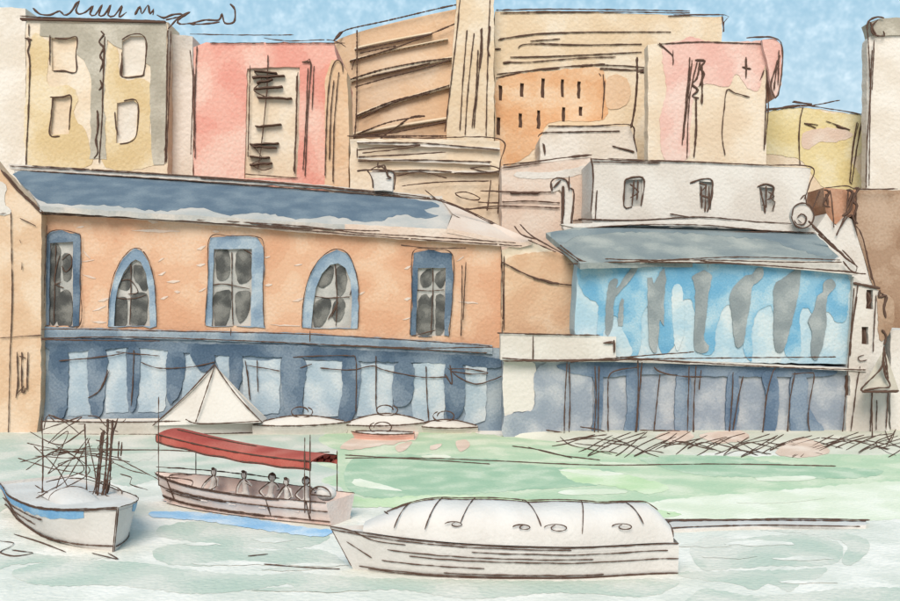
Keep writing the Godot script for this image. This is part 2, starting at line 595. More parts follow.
	while x < 892.0:
		var yb := minf(453.0, shore_edge(x) + 1.0) + rng.randf_range(-4, 5)
		var yt := 439.0 + rng.randf_range(-1, 4)
		hatch.append([x, yb, x + rng.randf_range(12, 22), (yb + yt) * 0.5, x + rng.randf_range(30, 48), yt])
		if rng.randf() < 0.6: hatch.append([x - 4, yt + 4, x + rng.randf_range(22, 44), yb + rng.randf_range(-4, 1)])
		if rng.randf() < 0.35: hatch.append([x, yb + 1, x + 14, yb - 4, x + 30, yb - 2])
		x += rng.randf_range(7, 13)
	hatch.append_array([[560, 440, 572, 446, 590, 450, 612, 455], [848, 446, 870, 442, 894, 440, 876, 446, 884, 452, 896, 456], [885, 437, 890, 446, 894, 440, 896, 436, 886, 449]])
	var hb := MB.new()
	for s in hatch:
		var p3 := PackedVector3Array()
		for q in curve(V(s), false, 3.0): p3.append(on_shore(q, 0.03))
		tube(hb, p3, 0.44 * 46.0 / F, Vector3(0, 0.35, 1).normalized(), 0.1)
	put(hb, "hatching", mats.ink, shore).set_meta("kind", "stuff")

# ---------------------------------------------------------------- buildings
func foot(d: float) -> float:                                # picture row where the land meets a wall at depth d
	return CY + F * (EYE - 0.33 if d > 52.3 else EYE + 0.3) / d

func at_foot(x: float, d: float) -> Vector3:
	return Vector3((x - CX) / F * d, 0.33, -d)

func plain_window(parent, hole: PackedVector2Array, d: float, m: Material, strokes := [], w := 1.0):
	var big := Geometry2D.offset_polygon(hole, 1.5)[0]
	var o := patch(parent, "window", big, d + 0.3, 0.06, m)
	if strokes.size(): pen(o, d - 0.06, strokes, w, 0.08, "frame")
	return o

func make_town():
	# --- ochre block, top left
	var d := 72.0
	var t := thing("ochre_building", "ochre flat-roofed block with painted grey shade and four windows, top left", "building", at_foot(98, d))
	var holes := [V([51, 38, 77, 37, 76, 72, 52, 71]), V([122, 41, 130, 36, 144, 36, 146, 50, 144, 75, 122, 76]), V([52, 97, 71, 96, 69, 134, 50, 135]), V([117, 103, 133, 100, 138, 104, 136, 136, 128, 143, 116, 143])]
	wall(t, "wall", wob(V([26, 20, 168, 22, 168, foot(d), 26, foot(d)])), d, 3.0, mats.cream, holes)
	wall(t, "side_wall", wob(V([-40, 6, 25.5, 8, 25.5, foot(d + 1), -40, foot(d + 1)])), d + 1.0, 9.0, mats.paper_far)
	patch(t, "ochre_wash", blob([31, 42, 44, 40, 50, 46, 48, 84, 70, 86, 78, 98, 74, 116, 86, 132, 90, 150, 88, 166, 28, 166]), d, 0.03, mats.ochre, holes)
	patch(t, "ochre_wash", blob([107, 46, 118, 52, 121, 78, 146, 80, 152, 96, 150, 130, 154, 164, 104, 165, 104, 100]), d, 0.03, mats.ochre, holes)
	patch(t, "shade_wash", wob(V([40, 23, 166, 24, 167, 120, 164, 165, 153, 164, 150, 110, 151, 66, 136, 58, 107, 40, 104, 96, 106, 160, 90, 158, 91, 80, 84, 60, 66, 44, 52, 36, 40, 36]), 1.0), d, 0.06, mats.stone_and_shade_grey, holes)  # diagonal wall shadow laid on as grey colour
	var fr := [[[50, 35, 50, 65], [55, 38, 66, 39, 77, 37, 76, 55, 76, 72, 64, 71, 53, 71]], [[122, 40, 130, 35, 140, 34, 146, 40, 146, 56, 144, 72, 141, 76, 122, 76, 122, 60], [122, 52, 122, 76]],
		[[50, 97, 62, 97, 71, 96, 70, 115, 69, 130], [53, 98, 51, 118, 50, 135, 60, 136]], [[124, 101, 133, 99, 138, 103, 138, 120, 136, 136, 130, 142, 120, 144], [115, 112, 116, 125, 118, 135]]]
	for i in 4: plain_window(t, holes[i], d, mats.paper_far if i % 2 else mats.cream, fr[i], 1.15)
	pen(t, d - 0.1, [[28, 37, 30, 44, 28, 50, 30, 62, 29, 100, 27, 140, 26, 165], [105, 36, 103, 80, 102, 120, 99, 163], [168, 30, 167, 90, 165, 163], [171, 31, 169, 100, 166, 162], [20, 16, 60, 18, 110, 19, 162, 21], [29, 24, 29, 36]], 1.0)
	pen(t, d - 0.1, [[101, 31, 104, 34, 99, 42, 104, 48, 100, 55, 103, 62, 100, 72], [99, 90, 102, 86, 100, 80], [97, 110, 98, 126, 96, 140, 98, 152, 94, 158], [25, 38, 32, 40]], 1.5)
	var sg := thing("roof_sign", "scrawled illegible dark lettering standing along the ochre building roof", "sign", P(120, 20, d - 0.3))
	pen(sg, d - 0.3, [[33, 8, 40, 14, 50, 15, 60, 11, 64, 15, 70, 13, 77, 3, 80, 1, 76, 10, 79, 14, 86, 12, 93, 6, 90, 14, 95, 15, 102, 5, 99, 15, 104, 15, 111, 5, 108, 15, 114, 16, 122, 6, 119, 17, 127, 12],
		[135, 15, 140, 7, 142, 14, 148, 5, 150, 14, 154, 9, 153, 15], [157, 15, 164, 18, 172, 15, 182, 14, 176, 20, 168, 29], [166, 20, 178, 17, 190, 12, 178, 20, 180, 24, 192, 23, 206, 20, 219, 20, 222, 14, 225, 23, 234, 22, 235, 10, 230, 4], [190, 24, 204, 24, 220, 22]], 1.6, 0.0, "lettering")
	wall(sg, "rail", V([20, 17.5, 165, 20.5, 165, 22.5, 20, 19.5]), d - 0.25, 0.4, mats.ink)

	# --- pink block left
	d = 70.0
	t = thing("pink_building", "salmon pink block with cream stair panel of dark balconies, left of curved tower", "building", at_foot(268, d))
	var panel := wob(V([247, 68, 300, 67, 299, 130, 297, 178, 244, 178, 246, 120]))
	wall(t, "wall", wob(V([194, 47, 206, 43, 334, 42, 337, 60, 338, foot(d), 194, foot(d)]), 1.0), d, 11.0, mats.pink, [panel])
	wall(t, "side_wall", wob(V([170, 34, 193, 36, 193, foot(d + 0.6), 170, foot(d + 0.6)])), d + 3.2, 6.0, mats.paper_far)
	patch(t, "stair_panel", Geometry2D.offset_polygon(panel, 1.5)[0], d + 0.25, 0.05, mats.cream)
	wall(t, "corner_pier", wob(V([325, 78, 331, 60, 340, 60, 347, 72, 349, 120, 347, foot(d - 0.4), 325, foot(d - 0.4)])), d - 0.4, 3.0, mats.sand)
	for q in [[253, 70, 276, 73], [252, 77, 284, 75], [256, 82, 272, 79], [254, 88, 282, 86], [257, 97, 291, 98], [255, 126, 281, 124], [249, 144, 278, 143], [252, 146, 276, 147], [249, 156, 269, 157], [250, 164, 272, 163]]:
		var mb := MB.new()
		face(mb, wob(V([q[0], q[1] - 0.7, q[2], q[3] - 0.6, q[2], q[3] + 0.6, q[0], q[1] + 0.7]), 0.6, 4.0), d - 0.25, 0.45)
		put(mb, "balcony", mats.ink, t)
	pen(t, d - 0.12, [[268, 55, 267, 90, 262, 140, 258, 170], [250, 65, 249, 110, 248, 157], [298, 72, 296, 120, 295, 174], [302, 62, 307, 61, 311, 63, 308, 110, 305, 176], [308, 68, 306, 120, 303, 170], [314, 66, 312, 110], [190, 50, 193, 80, 192, 120, 191, 155], [197, 46, 195, 100, 195, 158],
		[245, 174, 270, 176, 298, 178], [254, 72, 262, 80, 254, 90, 268, 98], [252, 145, 262, 158, 252, 164, 262, 170, 272, 168]], 0.9)
	pen(t, d - 0.12, [[302, 62, 311, 62], [297, 76, 296, 130, 294, 172]], 1.4)
	pen(t, d - 0.55, [[325, 176, 327, 110, 331, 72, 337, 60, 342, 64, 343, 72], [333, 182, 334, 130, 337, 90, 339, 72], [329, 160, 331, 110, 334, 80]], 1.0)
	pen(t, d - 0.1, [[190, 34, 240, 35, 294, 35], [210, 43, 260, 43, 345, 43], [264, 38, 290, 41, 330, 40, 346, 47]], 0.8, 0.25)

	# --- curved tower block (left wing, core, right wing are one building)
	d = 84.0
	t = thing("curved_tower_block", "tall sand-coloured block with curved balcony bands, ribbed core and straight right wing", "building", at_foot(520, d))
	# left wing really curves away: rows of points on a bowed plan
	var mb2 := MB.new()
	var rows := []
	for i in 25:
		var u := i / 24.0
		var px := lerpf(334.0, 456.0, u)
		var dd := d + 5.0 * pow(1.0 - u, 2.2)
		var top := lerpf(42.0, 9.0, pow(u, 0.75))
		rows.append(PackedVector3Array([P(px, top, dd), P(px, 80, dd), P(px, 140, dd), P(px, foot(dd), dd)]))
	grid(mb2, rows, P(400, 80, d + 60))
	for i in 24:
		mb2.quad(rows[i][0], rows[i + 1][0], rows[i + 1][0] + Vector3(2, 0, -12), rows[i][0] + Vector3(2, 0, -12), Vector3.UP)
	mb2.quad(rows[0][0], rows[0][3], rows[0][3] + Vector3(2, 0, -12), rows[0][0] + Vector3(2, 0, -12), Vector3.LEFT)
	put(mb2, "curved_wing", mats.sand, t)
	for b in [[355, 50, 432, 34, 2.4], [350, 62, 448, 40, 1.6], [349, 82, 452, 59, 3.4], [356, 117, 450, 87, 3.4], [350, 136, 448, 119, 3.0]]:
		var bm := MB.new()
		var pth := []
		for i in 21:
			var u := i / 20.0
			var px := lerpf(b[0], b[2], u)
			var py: float = lerpf(b[1], b[3], pow(u, 0.85))
			var uu := (px - 334.0) / 122.0
			var dd := d + 5.0 * pow(1.0 - uu, 2.2)
			pth.append(PackedVector3Array([P(px, py - b[4] * 0.5, dd - 0.05), P(px, py - b[4] * 0.5, dd - 0.05) + Vector3(0, 0, 0.4), P(px, py + b[4] * 0.5, dd - 0.05) + Vector3(0, 0, 0.4), P(px, py + b[4] * 0.5, dd - 0.05)]))
		grid(bm, pth, P((b[0] + b[2]) * 0.5, (b[1] + b[3]) * 0.5, d + 1), true)
		put(bm, "balcony", mats.sand_pale, t)
	var bow := func(px: float) -> float: return d + 5.0 * pow(maxf(0.0, 1.0 - (px - 334.0) / 122.0), 2.2) - 0.55
	var lines := []
	for s in [[355, 50, 372, 47, 400, 41, 432, 34], [360, 53, 380, 49, 396, 46], [350, 61, 400, 46, 464, 20], [348, 80, 380, 70, 420, 62, 452, 58], [355, 87, 390, 77, 425, 68, 450, 60], [372, 76, 400, 70, 430, 63], [356, 116, 390, 102, 420, 94, 450, 85], [362, 118, 395, 102, 430, 93], [357, 134, 390, 122, 425, 116], [380, 139, 395, 128, 412, 117, 424, 116], [347, 136, 400, 136, 455, 136], [360, 135, 390, 133, 455, 120], [357, 30, 357, 70, 356, 120, 351, 170], [338, 38, 346, 30, 390, 20, 450, 6, 480, 2], [352, 70, 354, 60]]:
		var pl := PackedVector3Array()
		for q in curve(V(s), false, 3.0): pl.append(P(q.x, q.y, bow.call(q.x)))
		lines.append(pl)
	pen3(t, lines, 1.1 * d / F, Vector3(0, 0, 1), false)
	pen(t, bow.call(340.0), [[335, 39, 340, 33, 345, 31], [336, 38, 343, 32], [333, 41, 341, 34]], 1.6, 0.0)
	wall(t, "core", wob(V([457, -6, 494, -8, 494, foot(d), 446, foot(d), 447, 120, 452, 60])), d - 1.2, 9.0, mats.sand_pale)
	pen(t, d - 1.3, [[460, -2, 456, 40, 450, 90, 445, 132], [490, 0, 488, 50, 487, 90, 486, 136], [467, 30, 463, 80, 460, 130], [474, 33, 468, 90, 465, 135], [482, 28, 479, 70, 474, 128], [478, 50, 476, 90, 472, 128]], 1.0)
	pen(t, d - 1.3, [[481, 29, 482, 50, 479, 70], [490, 26, 488, 50, 490, 56]], 1.5)
	var slits := []
	for q in [[500.5, 85, 101], [522, 83, 97], [543, 78, 98], [562.5, 79, 97], [579, 81, 99], [498.5, 117, 135], [520.5, 113, 128], [538.5, 110, 129], [563.5, 107, 122], [580.5, 106, 116]]:
		slits.append(wob(V([q[0] - 1.6, q[1], q[0] + 1.8, q[1] + 0.5, q[0] + 1.4, q[2], q[0] - 1.8, q[2] - 0.5]), 0.5, 4.0))
	wall(t, "right_wing", wob(V([494.5, 11, 560, 11, 722, 17, 723, foot(d), 494.5, foot(d)])), d + 0.6, 10.0, mats.sand_pale, slits)
	patch(t, "rust_wash", blob([497, 80, 520, 74, 560, 70, 600, 69, 606, 92, 604, 119, 560, 121, 546, 126, 538, 146, 520, 160, 498, 165, 496, 120]), d + 0.6, 0.04, mats.rust, slits)
	patch(t, "rust_wash", blob([607, 78, 622, 76, 630, 86, 628, 102, 616, 109, 606, 106]), d + 0.6, 0.07, mats.sand)
	for s in slits: patch(t, "window", Geometry2D.offset_polygon(s, 0.8)[0], d + 0.9, 0.05, mats.ink)
	pen(t, d + 0.5, [[496, 10, 560, 9, 690, 11], [500, 13, 600, 12, 690, 13], [668, 16, 725, 15, 724, 22, 723, 32], [498, 40, 540, 34, 600, 32, 671, 32], [518, 48, 528, 44, 580, 45, 642, 44], [530, 41, 560, 39], [503, 62, 530, 62, 580, 58, 616, 57], [510, 57, 560, 56, 642, 52], [496, 78, 540, 69, 605, 65, 672, 70], [497, 74, 560, 68], [600, 68, 640, 70, 671, 67], [603, 74, 604, 90, 602, 119], [599, 73, 601, 76]], 0.95)
	pen(t, d + 0.5, [[495, 49, 501, 49], [503, 63, 512, 62], [580, 66, 605, 64], [640, 72, 655, 71], [722, 16, 724, 32]], 1.7, 0.0)
	# --- low box wing and pole on it
	d = 80.0
	t = thing("rooftop_block", "small pale flat block in front of the orange wall with ten slit windows", "building", at_foot(588, d))
	wall(t, "wall", wob(V([540, 137, 548, 127, 630, 126, 637, 150, 637, foot(d), 540, foot(d)])), d, 5.0, mats.paper_far)
	pen(t, d - 0.1, [[538, 137, 542, 133, 560, 132, 620, 131], [548, 126, 590, 126, 630, 125, 634, 138, 637, 152], [543, 143, 545, 155]], 1.0)
	pen(t, d - 0.1, [[612, 146, 620, 148, 634, 152], [544, 144, 545, 154]], 1.6, 0.0)
	t = thing("roof_mast", "dark mast with short crossbar between tower block and pale pink block", "mast", P(633, 152, d - 0.6))
	pen(t, d - 0.6, [[637, 57, 637, 80, 635, 105, 631, 128]], 1.7, 0.0, "pole")
	pen(t, d - 0.6, [[637, 72, 656, 71]], 2.0, 0.0, "crossbar")

	# --- pale pink block right
	d = 76.0
	t = thing("pale_pink_block", "pale pink and cream block with curled cornice, right of tower block", "building", at_foot(710, d))
	wall(t, "wall", wob(V([648, 45, 668, 42, 766, 42, 766, foot(d), 648, foot(d)])), d, 1.4, mats.cream)
	patch(t, "pink_wash", blob([663, 48, 684, 40, 690, 37, 720, 43, 766, 43, 764, 70, 758, 90, 748, 88, 736, 74, 728, 86, 704, 84, 694, 96, 690, 130, 688, 158, 664, 158, 660, 120, 666, 90]), d, 0.04, mats.pink_pale)
	wall(t, "cornice", wob(V([762, 40, 774, 38, 782, 46, 781, 84, 776, 98, 771, 86, 769, 70, 766.5, 60])), d - 0.5, 5.0, mats.pink_pale)
	pen(t, d - 0.1, [[659, 43, 672, 55, 673, 65], [673, 50, 673, 62], [659, 44, 700, 42, 765, 44], [690, 57, 686, 100, 682, 145], [692, 60, 690, 80, 683, 140], [697, 62, 690, 95, 688, 120, 687, 158], [725, 155, 722, 135, 724, 110, 727, 90, 735, 93, 750, 97], [767, 70, 766, 100, 764, 150], [769, 75, 768, 110, 765, 145], [760, 80, 764, 70]], 1.0)
	pen(t, d - 0.1, [[695, 60, 705, 61, 700, 68, 704, 74, 699, 86], [700, 62, 697, 78, 692, 84, 698, 90, 692, 96, 699, 98], [702, 64, 702, 104], [696, 98, 696, 130, 694, 157], [746, 57, 746, 78], [742, 67, 751, 69]], 1.6, 0.0)
	pen(t, d - 0.6, [[746, 38, 762, 37, 775, 38, 782, 46, 782, 70, 778, 95, 775, 98, 771, 86, 774, 72, 780, 55], [777, 60, 774, 90], [779, 50, 778, 85]], 1.2, 0.0)

	# --- yellow house and white tower
	d = 82.0
	t = thing("yellow_building", "pale yellow flat building with thin peaked roofline beside the white tower", "building", at_foot(815, d))
	wall(t, "wall", wob(V([758, 113, 800, 107, 870, 116, 870, foot(d), 758, foot(d)])), d, 4.0, mats.cream)
	patch(t, "yellow_wash", blob([764, 115, 800, 108, 830, 113, 862, 117, 864, 150, 852, 160, 862, 186, 830, 190, 815, 178, 800, 160, 780, 155, 763, 150]), d, 0.04, mats.yellow)
	patch(t, "peach_wash", blob([803, 134, 820, 128, 846, 130, 852, 136, 836, 142, 820, 142, 808, 149, 802, 146]), d, 0.07, mats.pale_peach)
	pen(t, d - 0.12, [[762, 112, 780, 108, 800, 105, 830, 109, 866, 115], [764, 109, 790, 107, 815, 105, 840, 100], [793, 101, 815, 106], [803, 107, 800, 120, 799, 140, 800, 165], [857, 122, 853, 145, 850, 182, 852, 184], [862, 120, 858, 140, 855, 160, 852, 182], [804, 123, 818, 125], [826, 121, 850, 130, 838, 126]], 1.0)
	pen(t, d - 0.12, [[792, 102, 812, 104], [766, 110, 800, 106], [804, 123, 816, 128], [836, 126, 850, 130]], 1.5, 0.0)
	d = 79.0
	t = thing("white_tower", "tall plain white tower with grey cap at the right edge", "tower", at_foot(886, d))
	wall(t, "shaft", wob(V([867, 40, 870, 36, 925, 34, 925, foot(d), 866, foot(d)])), d, 1.0, mats.paper_far)
	wall(t, "cap", wob(V([869, 22, 880, 18, 928, 18, 928, 34, 872, 36]), 0.8), d - 0.2, 1.4, mats.stone_and_shade_grey)
	pen(t, d - 0.4, [[868, 38, 870, 90, 867, 140, 866, 188], [872, 50, 870, 110, 869, 186], [874, 40, 872, 90]], 0.95)
	pen(t, d - 0.4, [[868, 40, 867, 26, 870, 20, 878, 17, 884, 18], [878, 20, 872, 26, 873, 34, 884, 36, 883, 31], [870, 22, 876, 36]], 1.5, 0.0)

	# --- brown house with pointed gables, right edge
	d = 62.0
	t = thing("brown_building", "tall brown wall with pointed dark timbers at the right edge", "building", at_foot(870, d))
	wall(t, "wall", wob(V([856, 190, 930, 190, 930, foot(d), 880, foot(d), 876, 300, 868, 270, 856, 232])), d, 8.0, mats.brown)
	wall(t, "gable", wob(V([824, 188, 856, 190, 855, 214, 838, 224, 828, 222, 824, 206])), d, 5.0, mats.sienna)
	wall(t, "white_gable", wob(V([814, 232, 826, 214, 836, 226, 846, 216, 852, 219, 858, 240, 868, 272, 876, 300, 876, foot(d + .2), 814, foot(d + 0.2)])), d - 0.3, 5.0, mats.paper)
	pen(t, d - 0.5, [[825, 188, 846, 186, 858, 189, 898, 189], [830, 190, 832, 205, 834, 228], [848, 190, 846, 212, 836, 236], [836, 235, 848, 216, 853, 218, 857, 236], [856, 194, 856, 224], [856, 226, 862, 236, 868, 262, 872, 280], [866, 250, 872, 276, 878, 296]], 1.1, 0.0)
	pen(t, d - 0.5, [[853, 189, 858, 188, 853, 200, 857, 206, 853, 218, 858, 224], [854, 192, 850, 210, 842, 216], [824, 190, 829, 192, 823, 204, 830, 207, 822, 206], [826, 194, 828, 206], [846, 190, 852, 192, 847, 208]], 2.0, 0.0)

	# --- white upper storey behind the grey roof
	d = 58.0
	t = thing("white_attic_building", "white building with three small scribbled windows above the grey roof", "building", at_foot(700, d))
	holes = [V([625, 180, 643, 179, 641, 206, 624, 207]), V([699, 181, 712, 182, 711, 210, 700, 208]), V([759, 187, 774, 188, 774, 212, 761, 211])]
	wall(t, "wall", wob(V([592, 160, 700, 163, 811, 168, 806, 205, 804, foot(d), 592, foot(d)])), d, 6.0, mats.paper, holes)
	fr = [[[625, 180, 634, 177, 644, 180, 641, 206], [634, 180, 632, 206], [625, 180, 624, 206, 632, 207], [630, 184, 638, 192, 630, 198], [638, 180, 637, 200]],
		[[690, 183, 702, 179, 712, 181, 711, 200, 707, 212], [699, 183, 706, 186, 700, 194, 710, 198], [701, 186, 702, 208], [706, 184, 705, 212], [709, 186, 709, 206]],
		[[757, 187, 766, 184, 774, 188, 770, 198, 775, 202, 772, 211], [760, 188, 764, 206, 765, 213], [766, 186, 766, 208], [768, 192, 774, 196, 767, 200], [762, 205, 766, 206]]]
	for i in 3: plain_window(t, holes[i], d, mats.board_grey, fr[i], 1.35)
	pen(t, d - 0.1, [[590, 159, 640, 161, 690, 162, 760, 165, 811, 167, 809, 185, 804, 200], [592, 162, 660, 163], [591, 158, 593, 180, 591, 212], [597, 190, 595, 220], [578, 219, 640, 220, 700, 217, 760, 222, 804, 224], [670, 214, 690, 217]], 1.0)
	var ro := thing("round_finial", "white round ornament with inner ring at the hall roof corner", "ornament", P(803, 226, 55.5))
	var fm := MB.new()
	face(fm, curve(V([792, 214, 797, 205, 806, 205, 813, 214, 811, 224, 803, 228, 795, 224]), true, 2.0), 55.5, 0.5)
	put(fm, "disc", mats.paper, ro)
	pen(ro, 55.4, [[792, 216, 794, 207, 802, 203, 810, 206, 814, 215, 811, 224, 803, 228, 795, 225, 791, 216], [797, 218, 801, 214, 806, 217, 804, 224, 797, 224, 794, 220], [798, 220, 802, 223], [806, 203, 805, 195, 800, 200], [812, 210, 820, 190]], 1.2, 0.0, "rim")

	# --- cream terraces between hall roof and tower block
	d = 66.0
	t = thing("cream_terrace_house", "cream stepped terrace house with many thin ledge lines above the blue roof", "building", at_foot(425, d))
	wall(t, "wall", wob(V([350, 139, 420, 139, 500, 141, 501, foot(d), 350, foot(d)])), d, 7.0, mats.cream)
	for q in [[357, 142, 500, 149], [358, 158, 490, 164], [372, 171, 500, 172]]:
		var lm := MB.new()
		face(lm, wob(V([q[0], q[1] - 1.2, q[2], q[3] - 1.2, q[2], q[3] + 1.2, q[0], q[1] + 1.2]), 0.4), d - 0.35, 0.35)
		put(lm, "ledge", mats.paper_far, t)
	pen(t, d - 0.42, [[347, 136, 420, 138, 499, 139, 500, 165, 498, 214], [357, 143, 420, 143, 500, 150], [357, 150, 390, 147, 420, 145, 400, 149, 362, 153], [358, 157, 400, 155, 446, 152], [358, 161, 420, 160, 492, 162], [357, 158, 357, 148], [372, 172, 420, 170, 452, 172], [454, 173, 480, 173, 503, 172], [470, 168, 490, 166, 500, 170, 488, 172, 470, 168], [396, 176, 420, 172, 447, 178], [402, 186, 440, 182, 490, 181], [455, 193, 466, 192, 480, 198, 474, 200, 460, 197, 455, 193], [491, 180, 489, 196, 487, 211], [480, 191, 520, 191], [478, 202, 500, 203, 560, 200], [465, 209, 500, 208, 560, 206]], 1.0)
	var cp := thing("roof_chimney", "small sketched white chimney standing on the blue roof ridge", "chimney", P(382, 190, 57.6))
	var cm := MB.new()
	face(cm, wob(V([370, 172, 393, 172, 392, 191, 374, 191])), 57.6, 0.9)
	put(cm, "stack", mats.paper, cp)
	pen(cp, 57.5, [[357, 171, 370, 170, 393, 172, 394, 190], [367, 170, 372, 178, 373, 188], [378, 162, 378, 168, 384, 165, 388, 176, 391, 178, 386, 179], [370, 170, 380, 166, 388, 172]], 1.4, 0.0, "scroll")
	d = 62.5
	t = thing("cream_link_building", "low cream block with railing, between terrace house and white attic building", "building", at_foot(548, d))
	wall(t, "wall", wob(V([501.5, 166, 560, 160, 591, 157, 591, foot(d), 501.5, foot(d)])), d, 5.0, mats.pale_peach)
	patch(t, "bare_patch", blob([516, 172, 550, 172, 584, 166, 588, 172, 560, 178, 520, 178], 0.5), d, 0.03, mats.paper)
	pen(t, d - 0.12, [[503, 165, 540, 161, 560, 158, 592, 155], [502, 168, 540, 163], [484, 191, 520, 192, 556, 192], [502, 202, 530, 201, 560, 203], [465, 210, 500, 206, 560, 208], [560, 222, 600, 218]], 1.0)
	pen(t, d - 0.12, [[510, 193, 540, 193], [570, 157, 590, 155]], 1.8, 0.0)
	cp = thing("arched_chimney", "dark arched chimney pipe at the end of the cream block railing", "chimney", P(562, 226, 57.0))
	cm = MB.new()
	face(cm, curve(V([553, 192, 553, 183, 560, 178, 568, 182, 572, 190, 572, 228, 563, 228, 562, 192]), true, 3.0), 57.0, 0.8)
	put(cm, "stack", mats.paper, cp)
	pen(cp, 56.9, [[552, 191, 551, 182, 557, 178, 566, 180, 569, 188], [569, 176, 569, 190], [570, 188, 574, 194, 571, 226], [561, 180, 553, 188]], 1.5, 0.0, "rim")
	pen(cp, 56.9, [[563, 186, 563, 205, 562, 226]], 2.4, 0.0, "pipe")

# ---------------------------------------------------------------- the two halls
func roof_sheet(parent, called: String, pts: Array, m: Material, thick := 0.3):
	# pts: [x, y, depth]; a sloping slab
	var poly := PackedVector2Array()
	for p in pts: poly.append(Vector2(p[0], p[1]))
	var mb := MB.new()
	var idx := Geometry2D.triangulate_polygon(poly)
	for i in range(0, idx.size(), 3):
		var q := []
		for k in 3: q.append(P(pts[idx[i + k]][0], pts[idx[i + k]][1], pts[idx[i + k]][2]))
		var n: Vector3 = (q[1] - q[0]).cross(q[2] - q[0]).normalized()
		if n.z + n.y < 0: n = -n
		mb.flat(q[0], q[1], q[2], n)
		var o := Vector3(0, -thick, 0)
		mb.flat(q[0] + o, q[1] + o, q[2] + o, -n)
	for i in pts.size():
		var a := P(pts[i][0], pts[i][1], pts[i][2])
		var e: Array = pts[(i + 1) % pts.size()]
		var b := P(e[0], e[1], e[2])
		var n := (b - a).cross(Vector3.DOWN).normalized()
		mb.quad(a, b, b + Vector3(0, -thick, 0), a + Vector3(0, -thick, 0), n)
	return put(mb, called, m, parent)

func roof_wash(parent, called: String, pts: Array, ridge: Array, eave: Array, d_ridge: float, d_eave: float, m: Material, lift := 0.05):
	# a roof slope, or (lifted) a wash of paint lying 2 cm above a roof slope that runs from ridge to eave
	var poly := wob(curve(V(pts), true, 4.0), 1.0, 4.0) if lift > 0.0 else wob(V(pts), 0.5, 8.0)
	var p3 := []
	for q in poly:
		var yr := lerpf(ridge[1], ridge[3], (q.x - ridge[0]) / (ridge[2] - ridge[0]))
		var ye := lerpf(eave[1], eave[3], (q.x - eave[0]) / (eave[2] - eave[0]))
		# equal heights on a slope: depth follows from where the view ray meets it
		var hr := EYE - (yr - CY) / F * d_ridge
		var he := EYE - (ye - CY) / F * d_eave
		var k := -(q.y - CY) / F
		var slope := (hr - he) / (d_ridge - d_eave)
		var d := (he - slope * d_eave - EYE) / (k - slope)
		p3.append([q.x, q.y, d - lift])
	roof_sheet(parent, called, p3, m, 0.02 if lift > 0.0 else 0.3)

